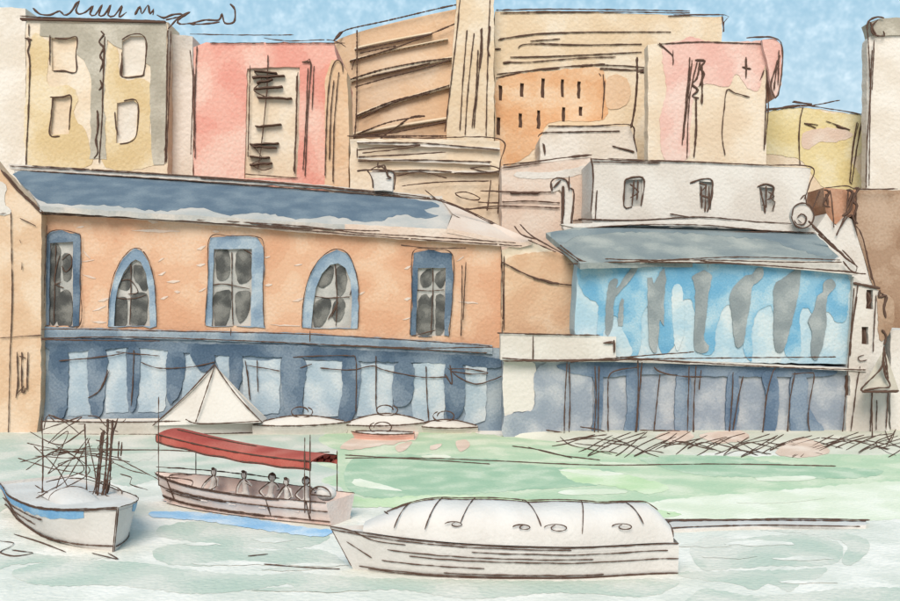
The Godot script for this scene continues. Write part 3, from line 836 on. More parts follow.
func make_left_hall():
	var d := 52.0
	var t := thing("orange_market_hall", "long orange hall with blue roof, arched windows and blue ground floor", "building", at_foot(270, d))
	var wins := [
		{"out": [44, 240, 50, 232, 62, 230, 78, 234, 81, 240, 80, 280, 79, 326, 42, 326], "hole": [50, 243, 73, 242, 73, 326, 49, 326], "m": "blue_deep", "cut": [[51, 250, 60, 249, 60, 285, 57, 320, 50, 320], [62, 256, 70, 254, 72, 268, 70, 279, 64, 280], [58, 296, 68, 290, 72, 300, 71, 324, 58, 325]],
			"pen": [[60, 255, 56, 270, 55, 283, 64, 288], [62, 260, 70, 254, 72, 264, 66, 272, 62, 266], [54, 285, 62, 282], [56, 245, 54, 324]]},
		{"out": [108, 326, 109, 302, 112, 282, 119, 264, 128, 252, 135, 248, 142, 250, 149, 261, 154, 280, 156, 302, 157, 327], "hole": [114, 326, 115, 304, 118, 286, 124, 272, 131, 262, 136, 259, 141, 262, 146, 274, 149, 292, 150, 326], "m": "blue_soft", "cut": [[119, 284, 126, 272, 132, 266, 131, 284, 126, 290, 118, 288], [134, 266, 144, 268, 148, 288, 143, 290, 138, 284, 134, 278], [114, 302, 126, 298, 126, 324, 115, 325], [132, 296, 146, 294, 147, 310, 144, 325, 132, 325]],
			"pen": [[131, 258, 131, 290, 130, 325], [112, 296, 124, 299, 136, 298, 146, 295], [118, 282, 130, 280, 138, 292, 128, 294]]},
		{"out": [205, 326, 208, 278, 210, 238, 232, 236, 258, 237, 264, 248, 263, 290, 264, 327], "hole": [214, 249, 252, 249, 251, 326, 212, 326], "m": "blue_soft", "cut": [[216, 254, 222, 249, 229, 252, 230, 272, 225, 280, 217, 278], [236, 254, 244, 251, 251, 256, 252, 276, 244, 283, 237, 280], [214, 296, 222, 291, 231, 292, 229, 318, 222, 328, 215, 326], [236, 294, 248, 291, 251, 298, 247, 316, 240, 323, 236, 314]],
			"pen": [[213, 285, 224, 284, 240, 287, 250, 289], [232, 252, 232, 290, 233, 325], [243, 249, 252, 254, 254, 260]]},
		{"out": [302, 328, 303, 304, 307, 284, 314, 267, 324, 255, 336, 249, 347, 253, 354, 266, 358, 284, 359, 306, 358, 329], "hole": [311, 328, 313, 306, 316, 288, 322, 274, 330, 265, 338, 263, 345, 268, 350, 280, 352, 300, 351, 328], "m": "blue_soft", "cut": [[318, 280, 326, 268, 333, 267, 332, 280, 324, 288, 317, 285], [336, 270, 344, 267, 347, 280, 343, 294, 337, 294], [314, 306, 322, 298, 331, 300, 329, 312, 322, 326, 314, 326], [334, 302, 342, 298, 345, 306, 342, 318, 336, 322, 332, 314]],
			"pen": [[335, 262, 337, 295, 336, 326], [312, 296, 330, 298, 350, 297], [331, 318, 338, 302, 328, 320], [350, 295, 353, 288, 354, 300, 351, 338]]},
		{"out": [410, 335, 412, 292, 413, 252, 432, 250, 452, 254, 453, 290, 449, 337], "hole": [418, 268, 446, 268, 444, 336, 416, 336], "m": "blue_deep", "cut": [[421, 276, 427, 269, 433, 272, 432, 282, 426, 288, 421, 284], [436, 274, 442, 270, 447, 274, 444, 284, 440, 288, 435, 282], [419, 300, 426, 294, 430, 298, 432, 294, 434, 310, 432, 333, 417, 332], [436, 296, 440, 294, 445, 300, 443, 332, 436, 334]],
			"pen": [[416, 290, 430, 291, 444, 290], [433, 254, 433, 290, 431, 334], [437, 258, 444, 256, 450, 260]]},
	]
	var holes := []
	for w in wins: holes.append(wob(V(w.hole), 0.4))
	wall(t, "upper_wall", wob(V([43, 205, 300, 222, 501, 244, 501, 348, 300, 336, 43, 328])), d, 12.0, mats.orange, holes)
	wall(t, "side_wall", V([501.6, 250, 530, 240, 577, 262, 577, 345, 501.6, 345]), d - 0.2, 9.0, mats.cream)
	patch(t, "tan_wash", blob([504, 264, 516, 255, 545, 252, 562, 254, 574, 266, 576, 300, 573, 334, 560, 336, 506, 334, 503, 300]), d - 0.2, 0.04, mats.tan)
	# roof: blue slope, pale hip, pale fascia
	roof_wash(t, "roof", [14, 170, 150, 178, 300, 189, 440, 200, 452, 214, 446, 230, 300, 222, 150, 213, 40, 206], [14, 170, 440, 200], [40, 203, 466, 233], 58.0, 51.68, mats.roof_light, 0.0)
	roof_wash(t, "blue_wash", [16, 171.5, 80, 174, 150, 179, 220, 183.5, 300, 189, 380, 195.5, 420, 199.5, 440, 206, 424, 210, 438, 216, 420, 218, 400, 214, 380, 220, 360, 221, 330, 216, 300, 219, 262, 213, 230, 215, 200, 208, 160, 211, 120, 206, 80, 205, 44, 202, 26, 188], [14, 170, 440, 200], [40, 203, 466, 233], 58.0, 51.68, mats.roof_blue)
	roof_sheet(t, "hip", [[441, 199, 58.0], [480, 217, 55.0], [532, 240, 51.6], [520, 243, 51.68], [447, 228, 51.66], [453, 214, 54.5]], mats.pale_peach, 0.25)
	wall(t, "ridge", wob(V([8, 164, 120, 171, 300, 183, 442, 196.5, 442, 200, 300, 187, 120, 176, 10, 169]), 0.6), 57.93, 0.6, mats.paper)
	wall(t, "fascia", wob(V([42, 205, 150, 213, 300, 222, 447, 229, 522, 243, 518, 247.5, 300, 232, 150, 220, 44, 214]), 0.5), d - 0.3, 0.3, mats.pale_peach)
	pen(t, d - 0.55, [[32, 214, 120, 217, 200, 222, 300, 230, 400, 238, 522, 246], [44, 213, 200, 220, 300, 226, 360, 233, 430, 237, 516, 243], [250, 223, 300, 228, 380, 231], [401, 245, 430, 248, 466, 248]], 0.95, 0.2)
	pen(t, 57.84, [[10, 166, 120, 172, 260, 181, 400, 194, 430, 198], [30, 171, 150, 178, 300, 189, 440, 200], [200, 178, 300, 185, 400, 196], [425, 190, 436, 199]], 1.0, 0.12)
	pen(t, 54.0, [[432, 198, 460, 208, 500, 228, 528, 244], [440, 199, 480, 216, 520, 238], [452, 214, 490, 234]], 0.9)
	pen(t, 51.4, [[514, 226, 522, 235, 540, 240], [520, 224, 532, 236, 560, 252, 575, 262], [528, 240, 556, 252]], 1.0)
	for i in wins.size():
		var w = wins[i]
		var s := patch(t, "window", wob(V(w.out), 1.1), d, 0.08, mats[w.m], [holes[i]])
		var big := Geometry2D.offset_polygon(holes[i], 1.2)[0]
		patch(s, "board", big, d + 0.18, 0.06, mats.board_grey)
		for k in w.cut.size(): patch(s, "pane", blob(w.cut[k], 0.5), d + 0.12, 0.04 + 0.008 * k, mats.pane_grey)
		pen(s, d + 0.03, w.pen, 0.85, 0.1, "glazing_bar")
		var o: Array = w.out.duplicate()
		pen(s, d - 0.2, [o], 0.7, 0.16, "outline")
	# bare flecks in the orange wash
	var fl := MB.new()
	rng.seed = 9
	for q in [[131, 231, 180, 231], [76, 228, 84, 226], [148, 221, 158, 222], [212, 232, 219, 231], [82, 250, 90, 258], [80, 262, 94, 260], [82, 275, 96, 278], [98, 302, 110, 298], [92, 312, 106, 306], [158, 262, 164, 258], [158, 276, 166, 272], [160, 300, 168, 296], [166, 282, 180, 281], [174, 292, 180, 292], [196, 250, 206, 246], [196, 266, 205, 264], [198, 292, 206, 288], [264, 258, 270, 256], [265, 286, 272, 284], [292, 302, 304, 298], [294, 266, 302, 264], [404, 300, 411, 298], [402, 320, 410, 318], [456, 262, 464, 256], [458, 302, 478, 303], [404, 270, 411, 266], [358, 295, 365, 292], [92, 322, 106, 322], [270, 325, 300, 326]]:
		var a := Vector2(q[0], q[1])
		var b := Vector2(q[2], q[3])
		var h := rng.randf_range(0.8, 1.8)
		face(fl, wob(V([a.x, a.y - h * 0.4, (a.x + b.x) * 0.5, (a.y + b.y) * 0.5 - h, b.x, b.y - 0.3, b.x, b.y + 0.5, (a.x + b.x) * 0.5, (a.y + b.y) * 0.5 + h]), 0.4, 4.0), d - 0.03, 0.03, true, false)
	var flm := put(fl, "bare_flecks", mats.pale_peach, t)
	flm.set_meta("kind", "stuff")
	# ground floor
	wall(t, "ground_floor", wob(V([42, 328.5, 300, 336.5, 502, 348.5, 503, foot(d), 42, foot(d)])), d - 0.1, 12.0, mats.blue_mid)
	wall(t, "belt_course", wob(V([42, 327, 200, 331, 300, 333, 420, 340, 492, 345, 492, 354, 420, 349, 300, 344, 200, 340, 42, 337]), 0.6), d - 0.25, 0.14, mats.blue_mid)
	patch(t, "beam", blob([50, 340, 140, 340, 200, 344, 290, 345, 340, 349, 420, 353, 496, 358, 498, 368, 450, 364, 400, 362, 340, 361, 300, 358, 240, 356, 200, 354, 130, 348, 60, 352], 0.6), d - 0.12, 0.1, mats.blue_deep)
	var lay := 0.04
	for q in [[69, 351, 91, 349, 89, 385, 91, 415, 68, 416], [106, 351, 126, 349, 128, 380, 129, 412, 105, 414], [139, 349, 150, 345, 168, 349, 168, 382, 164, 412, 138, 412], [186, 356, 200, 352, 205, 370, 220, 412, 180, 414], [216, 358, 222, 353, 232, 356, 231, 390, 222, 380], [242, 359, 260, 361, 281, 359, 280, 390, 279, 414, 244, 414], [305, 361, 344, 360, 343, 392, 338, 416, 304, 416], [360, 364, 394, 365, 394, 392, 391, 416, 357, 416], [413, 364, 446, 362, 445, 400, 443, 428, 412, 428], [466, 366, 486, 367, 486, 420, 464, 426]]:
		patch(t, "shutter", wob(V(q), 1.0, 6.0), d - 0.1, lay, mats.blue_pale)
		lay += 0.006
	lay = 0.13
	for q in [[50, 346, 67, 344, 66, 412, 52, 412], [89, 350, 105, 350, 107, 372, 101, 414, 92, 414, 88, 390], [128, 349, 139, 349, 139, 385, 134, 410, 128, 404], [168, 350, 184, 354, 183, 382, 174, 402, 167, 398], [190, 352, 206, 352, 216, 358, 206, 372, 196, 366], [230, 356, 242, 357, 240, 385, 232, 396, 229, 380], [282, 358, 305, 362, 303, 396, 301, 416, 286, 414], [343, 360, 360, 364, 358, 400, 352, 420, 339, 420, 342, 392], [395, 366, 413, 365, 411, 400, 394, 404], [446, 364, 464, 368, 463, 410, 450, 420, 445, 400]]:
		patch(t, "shade_pier", blob(q, 0.7), d - 0.1, lay, mats.blue_deep)  # dark blue shadow strips painted as colour, built as raised pieces
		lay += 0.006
	pen(t, d - 0.62, [[8, 332, 60, 329, 160, 331, 300, 334, 420, 341, 490, 346], [30, 339, 120, 337, 250, 341, 350, 346, 487, 353], [0, 338, 60, 340, 160, 341], [340, 345, 420, 348, 493, 347], [231, 328, 231, 336], [310, 331, 310, 342], [436, 330, 412, 336]], 0.95, 0.1)
	pen(t, d - 0.3, [[59, 361, 100, 357, 125, 353], [116, 352, 160, 356], [141, 362, 158, 368, 190, 367, 215, 362], [134, 350, 133, 380, 131, 406], [245, 360, 248, 380, 250, 400], [245, 365, 280, 371], [257, 360, 258, 392], [293, 357, 320, 356, 350, 356, 356, 362, 356, 412], [300, 368, 312, 364], [320, 368, 350, 370, 372, 366, 384, 370, 420, 377, 448, 377], [376, 356, 376, 400, 377, 412], [426, 366, 427, 396, 429, 422], [450, 365, 452, 384, 445, 374], [448, 368, 460, 378, 476, 384, 492, 380, 502, 376], [450, 369, 470, 369, 488, 373, 470, 374, 450, 371], [42, 240, 43, 330, 42, 430], [47, 225, 43, 330], [501, 246, 503, 300, 502, 350, 503, 437], [504, 256, 504, 330], [462, 265, 462, 300, 461, 336], [466, 262, 463, 320], [108, 370, 100, 390, 88, 398]], 0.9, 0.15)
	pen(t, d - 0.35, [[502, 262, 530, 276, 560, 284], [533, 278, 552, 283, 584, 286], [578, 266, 574, 300, 572, 336]], 1.2, 0.05)

	# gabled neighbour at the left edge
	d = 51.3
	t = thing("peach_gable_house", "peach house corner with sloping gable edge at the left frame", "house", at_foot(10, d))
	wall(t, "wall", wob(V([-60, 170, -40, 120, 2, 171, 42, 214, 41, 330, 41, 400, 36, foot(d), -60, foot(d)]), 0.7), d, 1.0, mats.peach)
	patch(t, "bare_patch", blob([-30, 176, 2, 182, 6, 190, 5, 202, 12, 212, 4, 215, -30, 216]), d, 0.04, mats.paper)
	pen(t, d - 0.1, [[1, 170, 14, 186, 28, 200, 42, 214], [4, 172, 24, 194, 44, 213]], 1.5, 0.0)
	pen(t, d - 0.1, [[11, 212, 12, 300, 10, 360, 8, 458], [20, 240, 21, 243], [22, 262, 22, 270], [0, 214, 6, 213], [20, 218, 36, 226], [0, 338, 42, 335]], 0.8, 0.3)
	var ho := [[17, 352, 18, 380, 16, 398], [22, 352, 22, 392, 26, 388], [28, 352, 27, 390], [19, 356, 26, 358], [17, 394, 24, 386]]
	pen(t, d - 0.1, ho, 1.2, 0.1, "window_grille")

func make_right_hall():
	var d := 49.5
	var t := thing("blue_market_hall", "sky blue hall with grey roof, grey drips and slate arcade at right", "building", at_foot(710, d))
	wall(t, "upper_wall", wob(V([579, 262, 720, 262, 852, 274, 850, 340, 848, 364, 700, 362, 582, 360, 574, 330])), d + 0.1, 10.0, mats.sky_wall)
	roof_wash(t, "roof", [546, 233, 575, 228, 632, 225.5, 720, 228, 815, 234, 838, 256, 834, 263, 740, 262, 660, 261, 580, 263], [546, 226, 815, 234], [580, 260, 849, 268], 56.0, 49.2, mats.roof_grey, 0.0)
	roof_wash(t, "blue_wash", [780, 233, 815, 235.5, 833, 254, 818, 256, 800, 250, 786, 246, 770, 240, 740, 238, 700, 234, 640, 232, 580, 236, 562, 243, 550, 234, 576, 229.5, 632, 226.5, 720, 228.5], [546, 226, 815, 234], [580, 260, 849, 268], 56.0, 49.2, mats.roof_slate)
	wall(t, "ridge", wob(V([560, 224, 700, 219, 806, 226, 818, 234, 720, 227, 632, 225, 575, 228]), 0.4), 55.93, 0.6, mats.paper)
	wall(t, "fascia", wob(V([575, 262.5, 660, 259.5, 740, 259.5, 834, 261.5, 840, 256.5, 862, 270, 858, 275, 740, 264, 660, 262.5, 600, 264]), 0.3), d - 0.28, 0.33, mats.paper)
	pen(t, d - 0.55, [[568, 264, 620, 262, 700, 260, 780, 262, 842, 262], [580, 263, 660, 262, 740, 264, 800, 268, 866, 274], [605, 259, 660, 260, 740, 257, 840, 260], [700, 261, 760, 265, 855, 272]], 0.95, 0.15)
	pen(t, d - 0.55, [[842, 250, 850, 258, 857, 268, 856, 272, 850, 270, 843, 261], [557, 247, 570, 256, 582, 264], [560, 245, 580, 260, 596, 264]], 1.2, 0.0)
	pen(t, 53.0, [[808, 221, 824, 236, 842, 254, 858, 268], [812, 226, 830, 244, 850, 262], [818, 234, 836, 250]], 1.5, 0.0)
	pen(t, 55.84, [[575, 229, 632, 225, 700, 225, 760, 230, 816, 233], [600, 231, 700, 232, 780, 232]], 0.9, 0.25)
	# azure washes with their drips
	var az := [
		[582, 264, 640, 263, 720, 263, 800, 268, 846, 274, 848, 300, 846, 320, 836, 322, 828, 312, 814, 316, 808, 308, 800, 314, 800, 356, 786, 356, 784, 326, 776, 318, 770, 306, 758, 312, 752, 330, 752, 360, 744, 352, 742, 320, 734, 306, 724, 308, 716, 330, 714, 352, 700, 352, 696, 316, 690, 300, 680, 306, 676, 340, 668, 352, 660, 350, 656, 318, 650, 306, 642, 316, 640, 350, 630, 356, 624, 336, 616, 316, 608, 322, 606, 336, 597, 336, 598, 306, 588, 298, 580, 286],
	]
	for a in az: patch(t, "azure_wash", blob(a, 0.7), d + 0.1, 0.04, mats.azure)
	for a in [[604, 330, 616, 320, 626, 336, 632, 352, 624, 358, 606, 350], [672, 290, 682, 288, 684, 330, 678, 350, 674, 340]]:
		patch(t, "pale_gap", blob(a, 0.6), d + 0.1, 0.06, mats.sky_wall)
	for a in [[610, 281, 618, 279, 616, 288, 630, 270, 634, 264, 640, 264, 632, 278, 620, 292, 614, 300, 613, 324, 608, 336, 605, 334, 606, 304], [622, 298, 624, 300, 622, 326, 618, 326, 619, 308],
			[648, 278, 652, 277, 654, 284, 660, 272, 664, 268, 666, 280, 664, 302, 664, 326, 660, 320, 658, 342, 655, 353, 650, 346, 648, 316],
			[692, 276, 700, 272, 704, 270, 712, 276, 710, 286, 708, 300, 706, 318, 704, 340, 709, 346, 706, 353, 698, 352, 694, 346, 695, 320, 695, 288],
			[730, 294, 742, 278, 752, 274, 758, 267, 763, 268, 762, 278, 752, 288, 750, 306, 746, 326, 744, 342, 738, 348, 734, 338, 732, 316],
			[774, 286, 784, 278, 794, 270, 800, 268, 800, 282, 796, 306, 790, 330, 784, 350, 778, 352, 774, 344, 774, 314],
			[824, 282, 832, 279, 836, 286, 828, 296, 826, 308, 826, 328, 820, 354, 814, 360, 811, 352, 812, 332, 808, 322, 814, 310, 818, 296, 823, 292]]:
		patch(t, "grey_drip", wob(curve(V(a), true, 3.0), 0.5, 4.0), d + 0.1, 0.09, mats.drip_grey)
	# parapet and slate ground floor
	wall(t, "parapet", wob(V([500.5, 334, 575, 335, 616, 337, 616, 360, 500.5, 360])), d - 0.45, 1.0, mats.paper)
	pen(t, d - 0.55, [[497, 333, 540, 334, 580, 335, 600, 335], [533, 335, 533, 360], [604, 343, 614, 342, 614, 353], [502, 358, 540, 360, 640, 359]], 1.0)
	pen(t, d - 0.55, [[603, 343, 614, 343], [614, 340, 614, 352]], 1.5, 0.0)
	wall(t, "ground_floor", wob(V([504, 361.5, 600, 362, 700, 363, 849, 367, 849, foot(d), 504, foot(d)])), d + 0.1, 10.0, mats.slate)
	patch(t, "bare_patch", blob([505, 360, 532, 362, 536, 372, 534, 396, 532, 410, 514, 412, 505, 416], 0.6), d + 0.1, 0.05, mats.paper)
	patch(t, "slate_wash", blob([534, 374, 552, 360, 566, 362, 590, 362, 592, 380, 588, 436, 548, 434, 506, 438, 506, 416, 534, 408]), d + 0.1, 0.09, mats.slate)
	patch(t, "beam", blob([560, 364, 620, 362, 720, 366, 800, 368, 836, 371, 828, 376, 780, 377, 700, 376, 660, 374, 600, 377, 568, 372], 0.5), d + 0.1, 0.13, mats.slate_deep)
	var lay := 0.15
	for q in [[593, 366, 602, 366, 603, 400, 600, 436, 592, 437, 595, 400], [627, 370, 640, 366, 640, 400, 637, 438, 624, 438, 627, 410], [677, 376, 690, 374, 691, 410, 690, 437, 676, 434], [728, 376, 738, 376, 739, 410, 730, 446, 726, 430], [763, 374, 776, 374, 779, 400, 774, 437, 764, 438, 766, 400], [792, 376, 806, 376, 807, 400, 804, 436, 792, 436, 790, 405], [806, 404, 816, 420, 824, 430, 814, 437, 806, 436]]:
		patch(t, "shade_pier", blob(q, 0.6), d + 0.1, lay, mats.slate_deep)  # arcade shadow strips put into dark slate colour, slightly raised
		lay += 0.006
	wall(t, "canopy", wob(V([503, 359.5, 616, 359, 720, 362, 866, 369, 866, 371.5, 720, 365, 616, 362, 503, 362]), 0.3), d - 0.3, 0.4, mats.paper)
	pen(t, d - 0.6, [[503, 361, 570, 361, 650, 360, 720, 364, 800, 368, 866, 370], [570, 362, 640, 356, 694, 352], [630, 359, 720, 358, 836, 357], [620, 357, 690, 363]], 1.0, 0.05)
	for q in [[567, 362, 565, 400, 564, 438], [569, 364, 570, 400, 569, 434], [595, 366, 596, 400, 594, 438], [599, 366, 598, 436], [608, 380, 610, 374, 618, 370, 640, 367], [608, 380, 608, 438], [638, 360, 638, 400, 634, 446], [642, 362, 638, 410, 636, 440], [660, 374, 656, 410, 653, 440], [689, 366, 688, 410, 687, 450], [696, 366, 694, 400, 693, 446], [701, 370, 699, 390], [654, 367, 660, 372, 680, 376, 702, 377], [733, 372, 732, 400, 728, 446], [743, 376, 738, 400, 733, 430], [776, 368, 772, 374, 766, 400, 762, 440], [795, 372, 790, 400, 787, 438], [792, 374, 810, 373, 814, 376, 810, 400, 808, 420, 811, 438], [546, 430, 570, 434], [580, 427, 600, 430, 616, 438], [640, 430, 680, 431]]:
		pen(t, d - 0.45 if q[1] < 372 and q[q.size() - 1] > 434 else d - 0.25, [q], 1.05, 0.05, "post")
	pen(t, d - 0.3, [[600, 438, 680, 439, 760, 439, 850, 440]], 1.0, 0.05)

	# narrow white house to the right
	d = 49.3
	t = thing("narrow_white_house", "narrow white house with scribbled dark windows right of the blue hall", "house", at_foot(874, d))
	var hs := []
	for q in [[866, 290, 873, 309], [862, 327, 868, 344], [846, 376, 850, 396]]: hs.append(wob(rect(q[0], q[1], q[2], q[3]), 0.6, 5.0))
	wall(t, "wall", wob(V([853.5, 276, 858, 280, 878, 290, 882, 300, 886, 380, 890, foot(d), 845, foot(d), 849, 365])), d, 7.0, mats.paper, hs)
	for h in hs:
		var o := patch(t, "window", Geometry2D.offset_polygon(h, 1.0)[0], d + 0.3, 0.05, mats.ink)
	wall(t, "annex", wob(V([890.5, 330, 930, 330, 930, foot(d + .4), 890.5, foot(d + 0.4)])), d + 0.4, 5.0, mats.paper)
	patch(t, "brown_stain", blob([878, 296, 892, 298, 894, 320, 888, 336, 880, 340, 878, 320], 0.5), d, 0.04, mats.brown)
	pen(t, d - 0.08, [[854, 283, 868, 287, 880, 289], [858, 284, 853, 320, 850, 356], [854, 288, 851, 330, 848, 366, 842, 438], [876, 295, 874, 330, 873, 352], [860, 366, 856, 390, 850, 438], [864, 355, 858, 357, 860, 361, 867, 360], [880, 292, 888, 298], [872, 390, 870, 438], [877, 400, 876, 430], [888, 392, 886, 428], [845, 438, 870, 438, 896, 440]], 1.0, 0.1)
	pen(t, d - 0.08, [[853, 283, 880, 288], [880, 290, 879, 297, 886, 296, 884, 308, 886, 318], [882, 330, 886, 336, 884, 345], [867, 292, 871, 300, 868, 306], [864, 330, 866, 342]], 2.0, 0.0)
	t = thing("peaked_kiosk", "small peaked grey canopy on thin legs at the right end of the shore", "kiosk", W(880, 438, 0.33))
	var km := MB.new()
	var ap := P(884, 348, 48.2)
	var cs := [P(861, 391, 47.4), P(899, 391, 47.4), P(897, 389, 49.0), P(863, 389, 49.0)]
	for i in 4:
		var a: Vector3 = cs[i]
		var b: Vector3 = cs[(i + 1) % 4]
		var n := (b - a).cross(ap - a).normalized()
		if n.dot((a + b) * 0.5 - (cs[0] + cs[2]) * 0.5) < 0: n = -n
		km.flat(a, b, ap, n)
	km.quad(cs[0], cs[1], cs[2], cs[3], Vector3.DOWN)
	put(km, "roof", mats.stone_and_shade_grey, t)
	pen(t, 47.3, [[884, 346, 882, 366, 874, 376, 861, 390, 880, 391, 899, 391], [884, 350, 884, 372, 890, 386, 878, 388, 864, 390], [885, 352, 888, 380], [883, 356, 886, 376], [862, 392, 898, 392]], 1.5, 0.0, "rim")
	for q in [[872, 386, 872, 438], [888, 392, 886, 430]]: pen(t, 47.6, [q], 1.1, 0.0, "leg")

# ---------------------------------------------------------------- boats
func hull(parent, L: float, B: float, h0: float, h1: float, m: Material, bow_rake := 0.7, stern := 0.75, flare := 0.72, lower = null, split := 0.0, floor_y := -1.0, full := 2.4):
	# own axes: +x is the bow, z the near side; returns station function values
	var N := 33
	var rowsR := []
	var rowsL := []
	var low := []
	for i in N:
		var u := float(i) / (N - 1)
		var hb := B * 0.5 * lerpf(stern, 1.0, smoothstep(0.0, 0.35, u)) * (1.0 - pow(maxf(0.0, (u - 0.45) / 0.55), full))
		hb = maxf(hb, 0.012)
		var sh := lerpf(h0, h1, pow(u, 2.2)) + 0.06 * (1.0 - u)
		var a := PackedVector3Array()
		for j in 9:
			var v := j / 8.0                               # 0 gunwale .. 1 keel
			var y := lerpf(sh, -0.28, v)
			var wdt := hb * lerpf(1.0, flare, smoothstep(0.0, 0.7, v)) * (1.0 - 0.55 * smoothstep(0.7, 1.0, v))
			var x := (u - 0.5) * L - bow_rake * v * pow(u, 3.0)
			a.append(Vector3(x, y, wdt))
		rowsR.append(a)
		var b := PackedVector3Array()
		for q in a: b.append(Vector3(q.x, q.y, -q.z))
		rowsL.append(b)
	var mb := MB.new()
	for rows in [rowsR, rowsL]:
		grid(mb, rows, Vector3(0, 0.15, 0))
	for j in 8:                                            # transom
		mb.quad(rowsR[0][j], rowsR[0][j + 1], rowsL[0][j + 1], rowsL[0][j], Vector3.LEFT)
	var o := put(mb, "hull", m, parent, true)
	mb = MB.new()
	for i in N - 1:
		var q := []
		for e in [rowsR[i][0], rowsR[i + 1][0], rowsL[i + 1][0], rowsL[i][0]]:
			q.append(Vector3(e.x - (0.25 if floor_y > 0.0 and i > 28 else 0.0), floor_y if floor_y > 0.0 else e.y - 0.10, e.z * (0.8 if floor_y > 0.0 else 1.0)))
		mb.quad(q[0], q[1], q[2], q[3], Vector3.UP)
	put(mb, "floor" if floor_y > 0.0 else "deck", m, parent, true)
	if lower != null:
		mb = MB.new()
		for rows in [rowsR, rowsL]:
			var part := []
			for r in rows:
				var line := PackedVector3Array()
				for j in range(int(split), 9):
					var q: Vector3 = r[j]
					line.append(Vector3(q.x, q.y, q.z + 0.012 * signf(q.z)))
				part.append(line)
			grid(mb, part, Vector3(0, 0.1, 0))
		put(mb, "boot_stripe", lower, parent, true)
	return [rowsR, rowsL]

func along(rows: Array, v: float, out := 0.02, a := 0.0, b := 1.0, lift := 0.0) -> PackedVector3Array:   # a line along the hull at girth position v
	var p := PackedVector3Array()
	var n := rows.size()
	for i in n:
		var u := float(i) / (n - 1)
		if u < a or u > b: continue
		var f := v * 8.0
		var k: int = min(7, int(f))
		var q: Vector3 = rows[i][k].lerp(rows[i][k + 1], f - k)
		p.append(q + Vector3(0, lift + 0.012 * jit.get_noise_1d(i * 31.0 + v * 900.0), out * signf(q.z)))
	return p

func make_launch():
	# covered white launch, side on, bow to the left
	var z := F * EYE / (580.0 - CY)
	var cx := (502.0 - CX) / F * (z + 1.0)
	var t := thing("covered_launch", "long white launch under a full pale canvas cover, nearest boat", "boat", Vector3(cx, 0, -z - 1.0))
	t.rotation.y = PI
	# after the half turn +x is to the left and the near side is -z in own axes
	var L := 344.0 / F * (z + 1.0)
	var hl: Array = hull(t, L, 2.1, 0.74, 1.12, mats.paper_boat, 0.75, 0.5, 0.88)
	var near: Array = hl[1]
	var mb := MB.new()
	var rows := []
	var ribs := []
	for i in 29:
		var u := lerpf(0.015, 0.90, i / 28.0)
		var k := u * 32.0
		var a: Vector3 = near[int(k)][0].lerp(near[int(k) + 1][0], k - int(k))
		var h := 0.86 * sqrt(smoothstep(-0.01, 0.09, u)) * (1.0 - pow(maxf(0.0, (u - 0.62) / 0.30), 2.0) * 0.98)
		h = maxf(h, 0.02)
		h += 0.05 * absf(sin(u * 15.0)) * h
		var line := PackedVector3Array()
		for j in 15:
			var th := PI * j / 14.0
			var cz := cos(th)
			line.append(Vector3(a.x, a.y + 0.02 + h * pow(sin(th), 0.75), a.z * signf(cz) * pow(absf(cz), 0.8) * 0.97))
		rows.append(line)
		ribs.append(line)
	grid(mb, rows, Vector3(0, 0.4, 0))
	for j in 14: mb.flat(rows[0][j], rows[0][j + 1], Vector3(rows[0][0].x, rows[0][0].y, 0), Vector3.LEFT)
	var cover := put(mb, "canvas_cover", mats.paper_boat, t, true)
	var r := 0.85 * z / F
	var lines := []
	for s in [[0.0, 0.0, 1.0], [0.05, 0.30, 1.0], [0.16, 0.02, 0.62], [0.28, 0.25, 0.86], [0.36, 0.0, 0.80], [0.52, 0.55, 0.9], [0.66, 0.2, 0.7], [0.71, 0.0, 0.98], [0.74, 0.02, 0.96]]:
		lines.append(along(near, s[0], 0.03, s[1], s[2]))
	lines.append(PackedVector3Array([near[32][0], near[32][3], near[32][6]]))
	lines.append(PackedVector3Array([near[31][2] + Vector3(0, 0, -0.03), near[29][4] + Vector3(0, 0, -0.03)]))
	lines.append(PackedVector3Array([near[32][0], near[30][0], near[28][1] + Vector3(0, 0, -0.03), near[25][1] + Vector3(0, 0, -0.03)]))
	pen3(t, lines, r, Vector3(0, 0, -1), true, "pen_line", 0.06)
	var cl := []
	for s in [[0, 1, 9], [4, 2, 8], [8, 1, 8], [13, 2, 9], [18, 2, 8], [21, 1, 8], [24, 1, 8], [26, 1, 8]]:
		var pl := PackedVector3Array()
		for j in range(s[1], s[2] + 1):
			var q: Vector3 = ribs[s[0]][14 - j + 1] if false else ribs[s[0]][j]
			var nudge := (j - 7) * 0.07 * sin(s[0] * 2.0)
			pl.append(Vector3(q.x + nudge, q.y + 0.025, q.z * 1.03))
		cl.append(pl)
	for jj in [7, 8]:
		var pl := PackedVector3Array()
		for i in range(1, 27): pl.append(rows[i][jj] + Vector3(0, 0.03, 0))
		cl.append(pl)
	pen3(cover, cl, r, Vector3(0, 0.3, -1).normalized(), true, "ribs", 0.0)
	# loops of cord hanging on the near side of the cover
	var loops := []
	for e in [[14, 0.10], [11, 0.14], [5, 0.12], [20, 0.10]]:
		var c: Vector3 = rows[e[0]][2] + Vector3(0, 0.0, -0.09)
		var pl := PackedVector3Array()
		for k in 18:
			var an := TAU * k / 15.0
			pl.append(c + Vector3(cos(an) * e[1] * 1.7 - k * 0.012, sin(an) * e[1] * 0.6, 0))
		loops.append(pl)
	pen3(cover, loops, r, Vector3(0, 0, -1), true, "cord", 0.0)

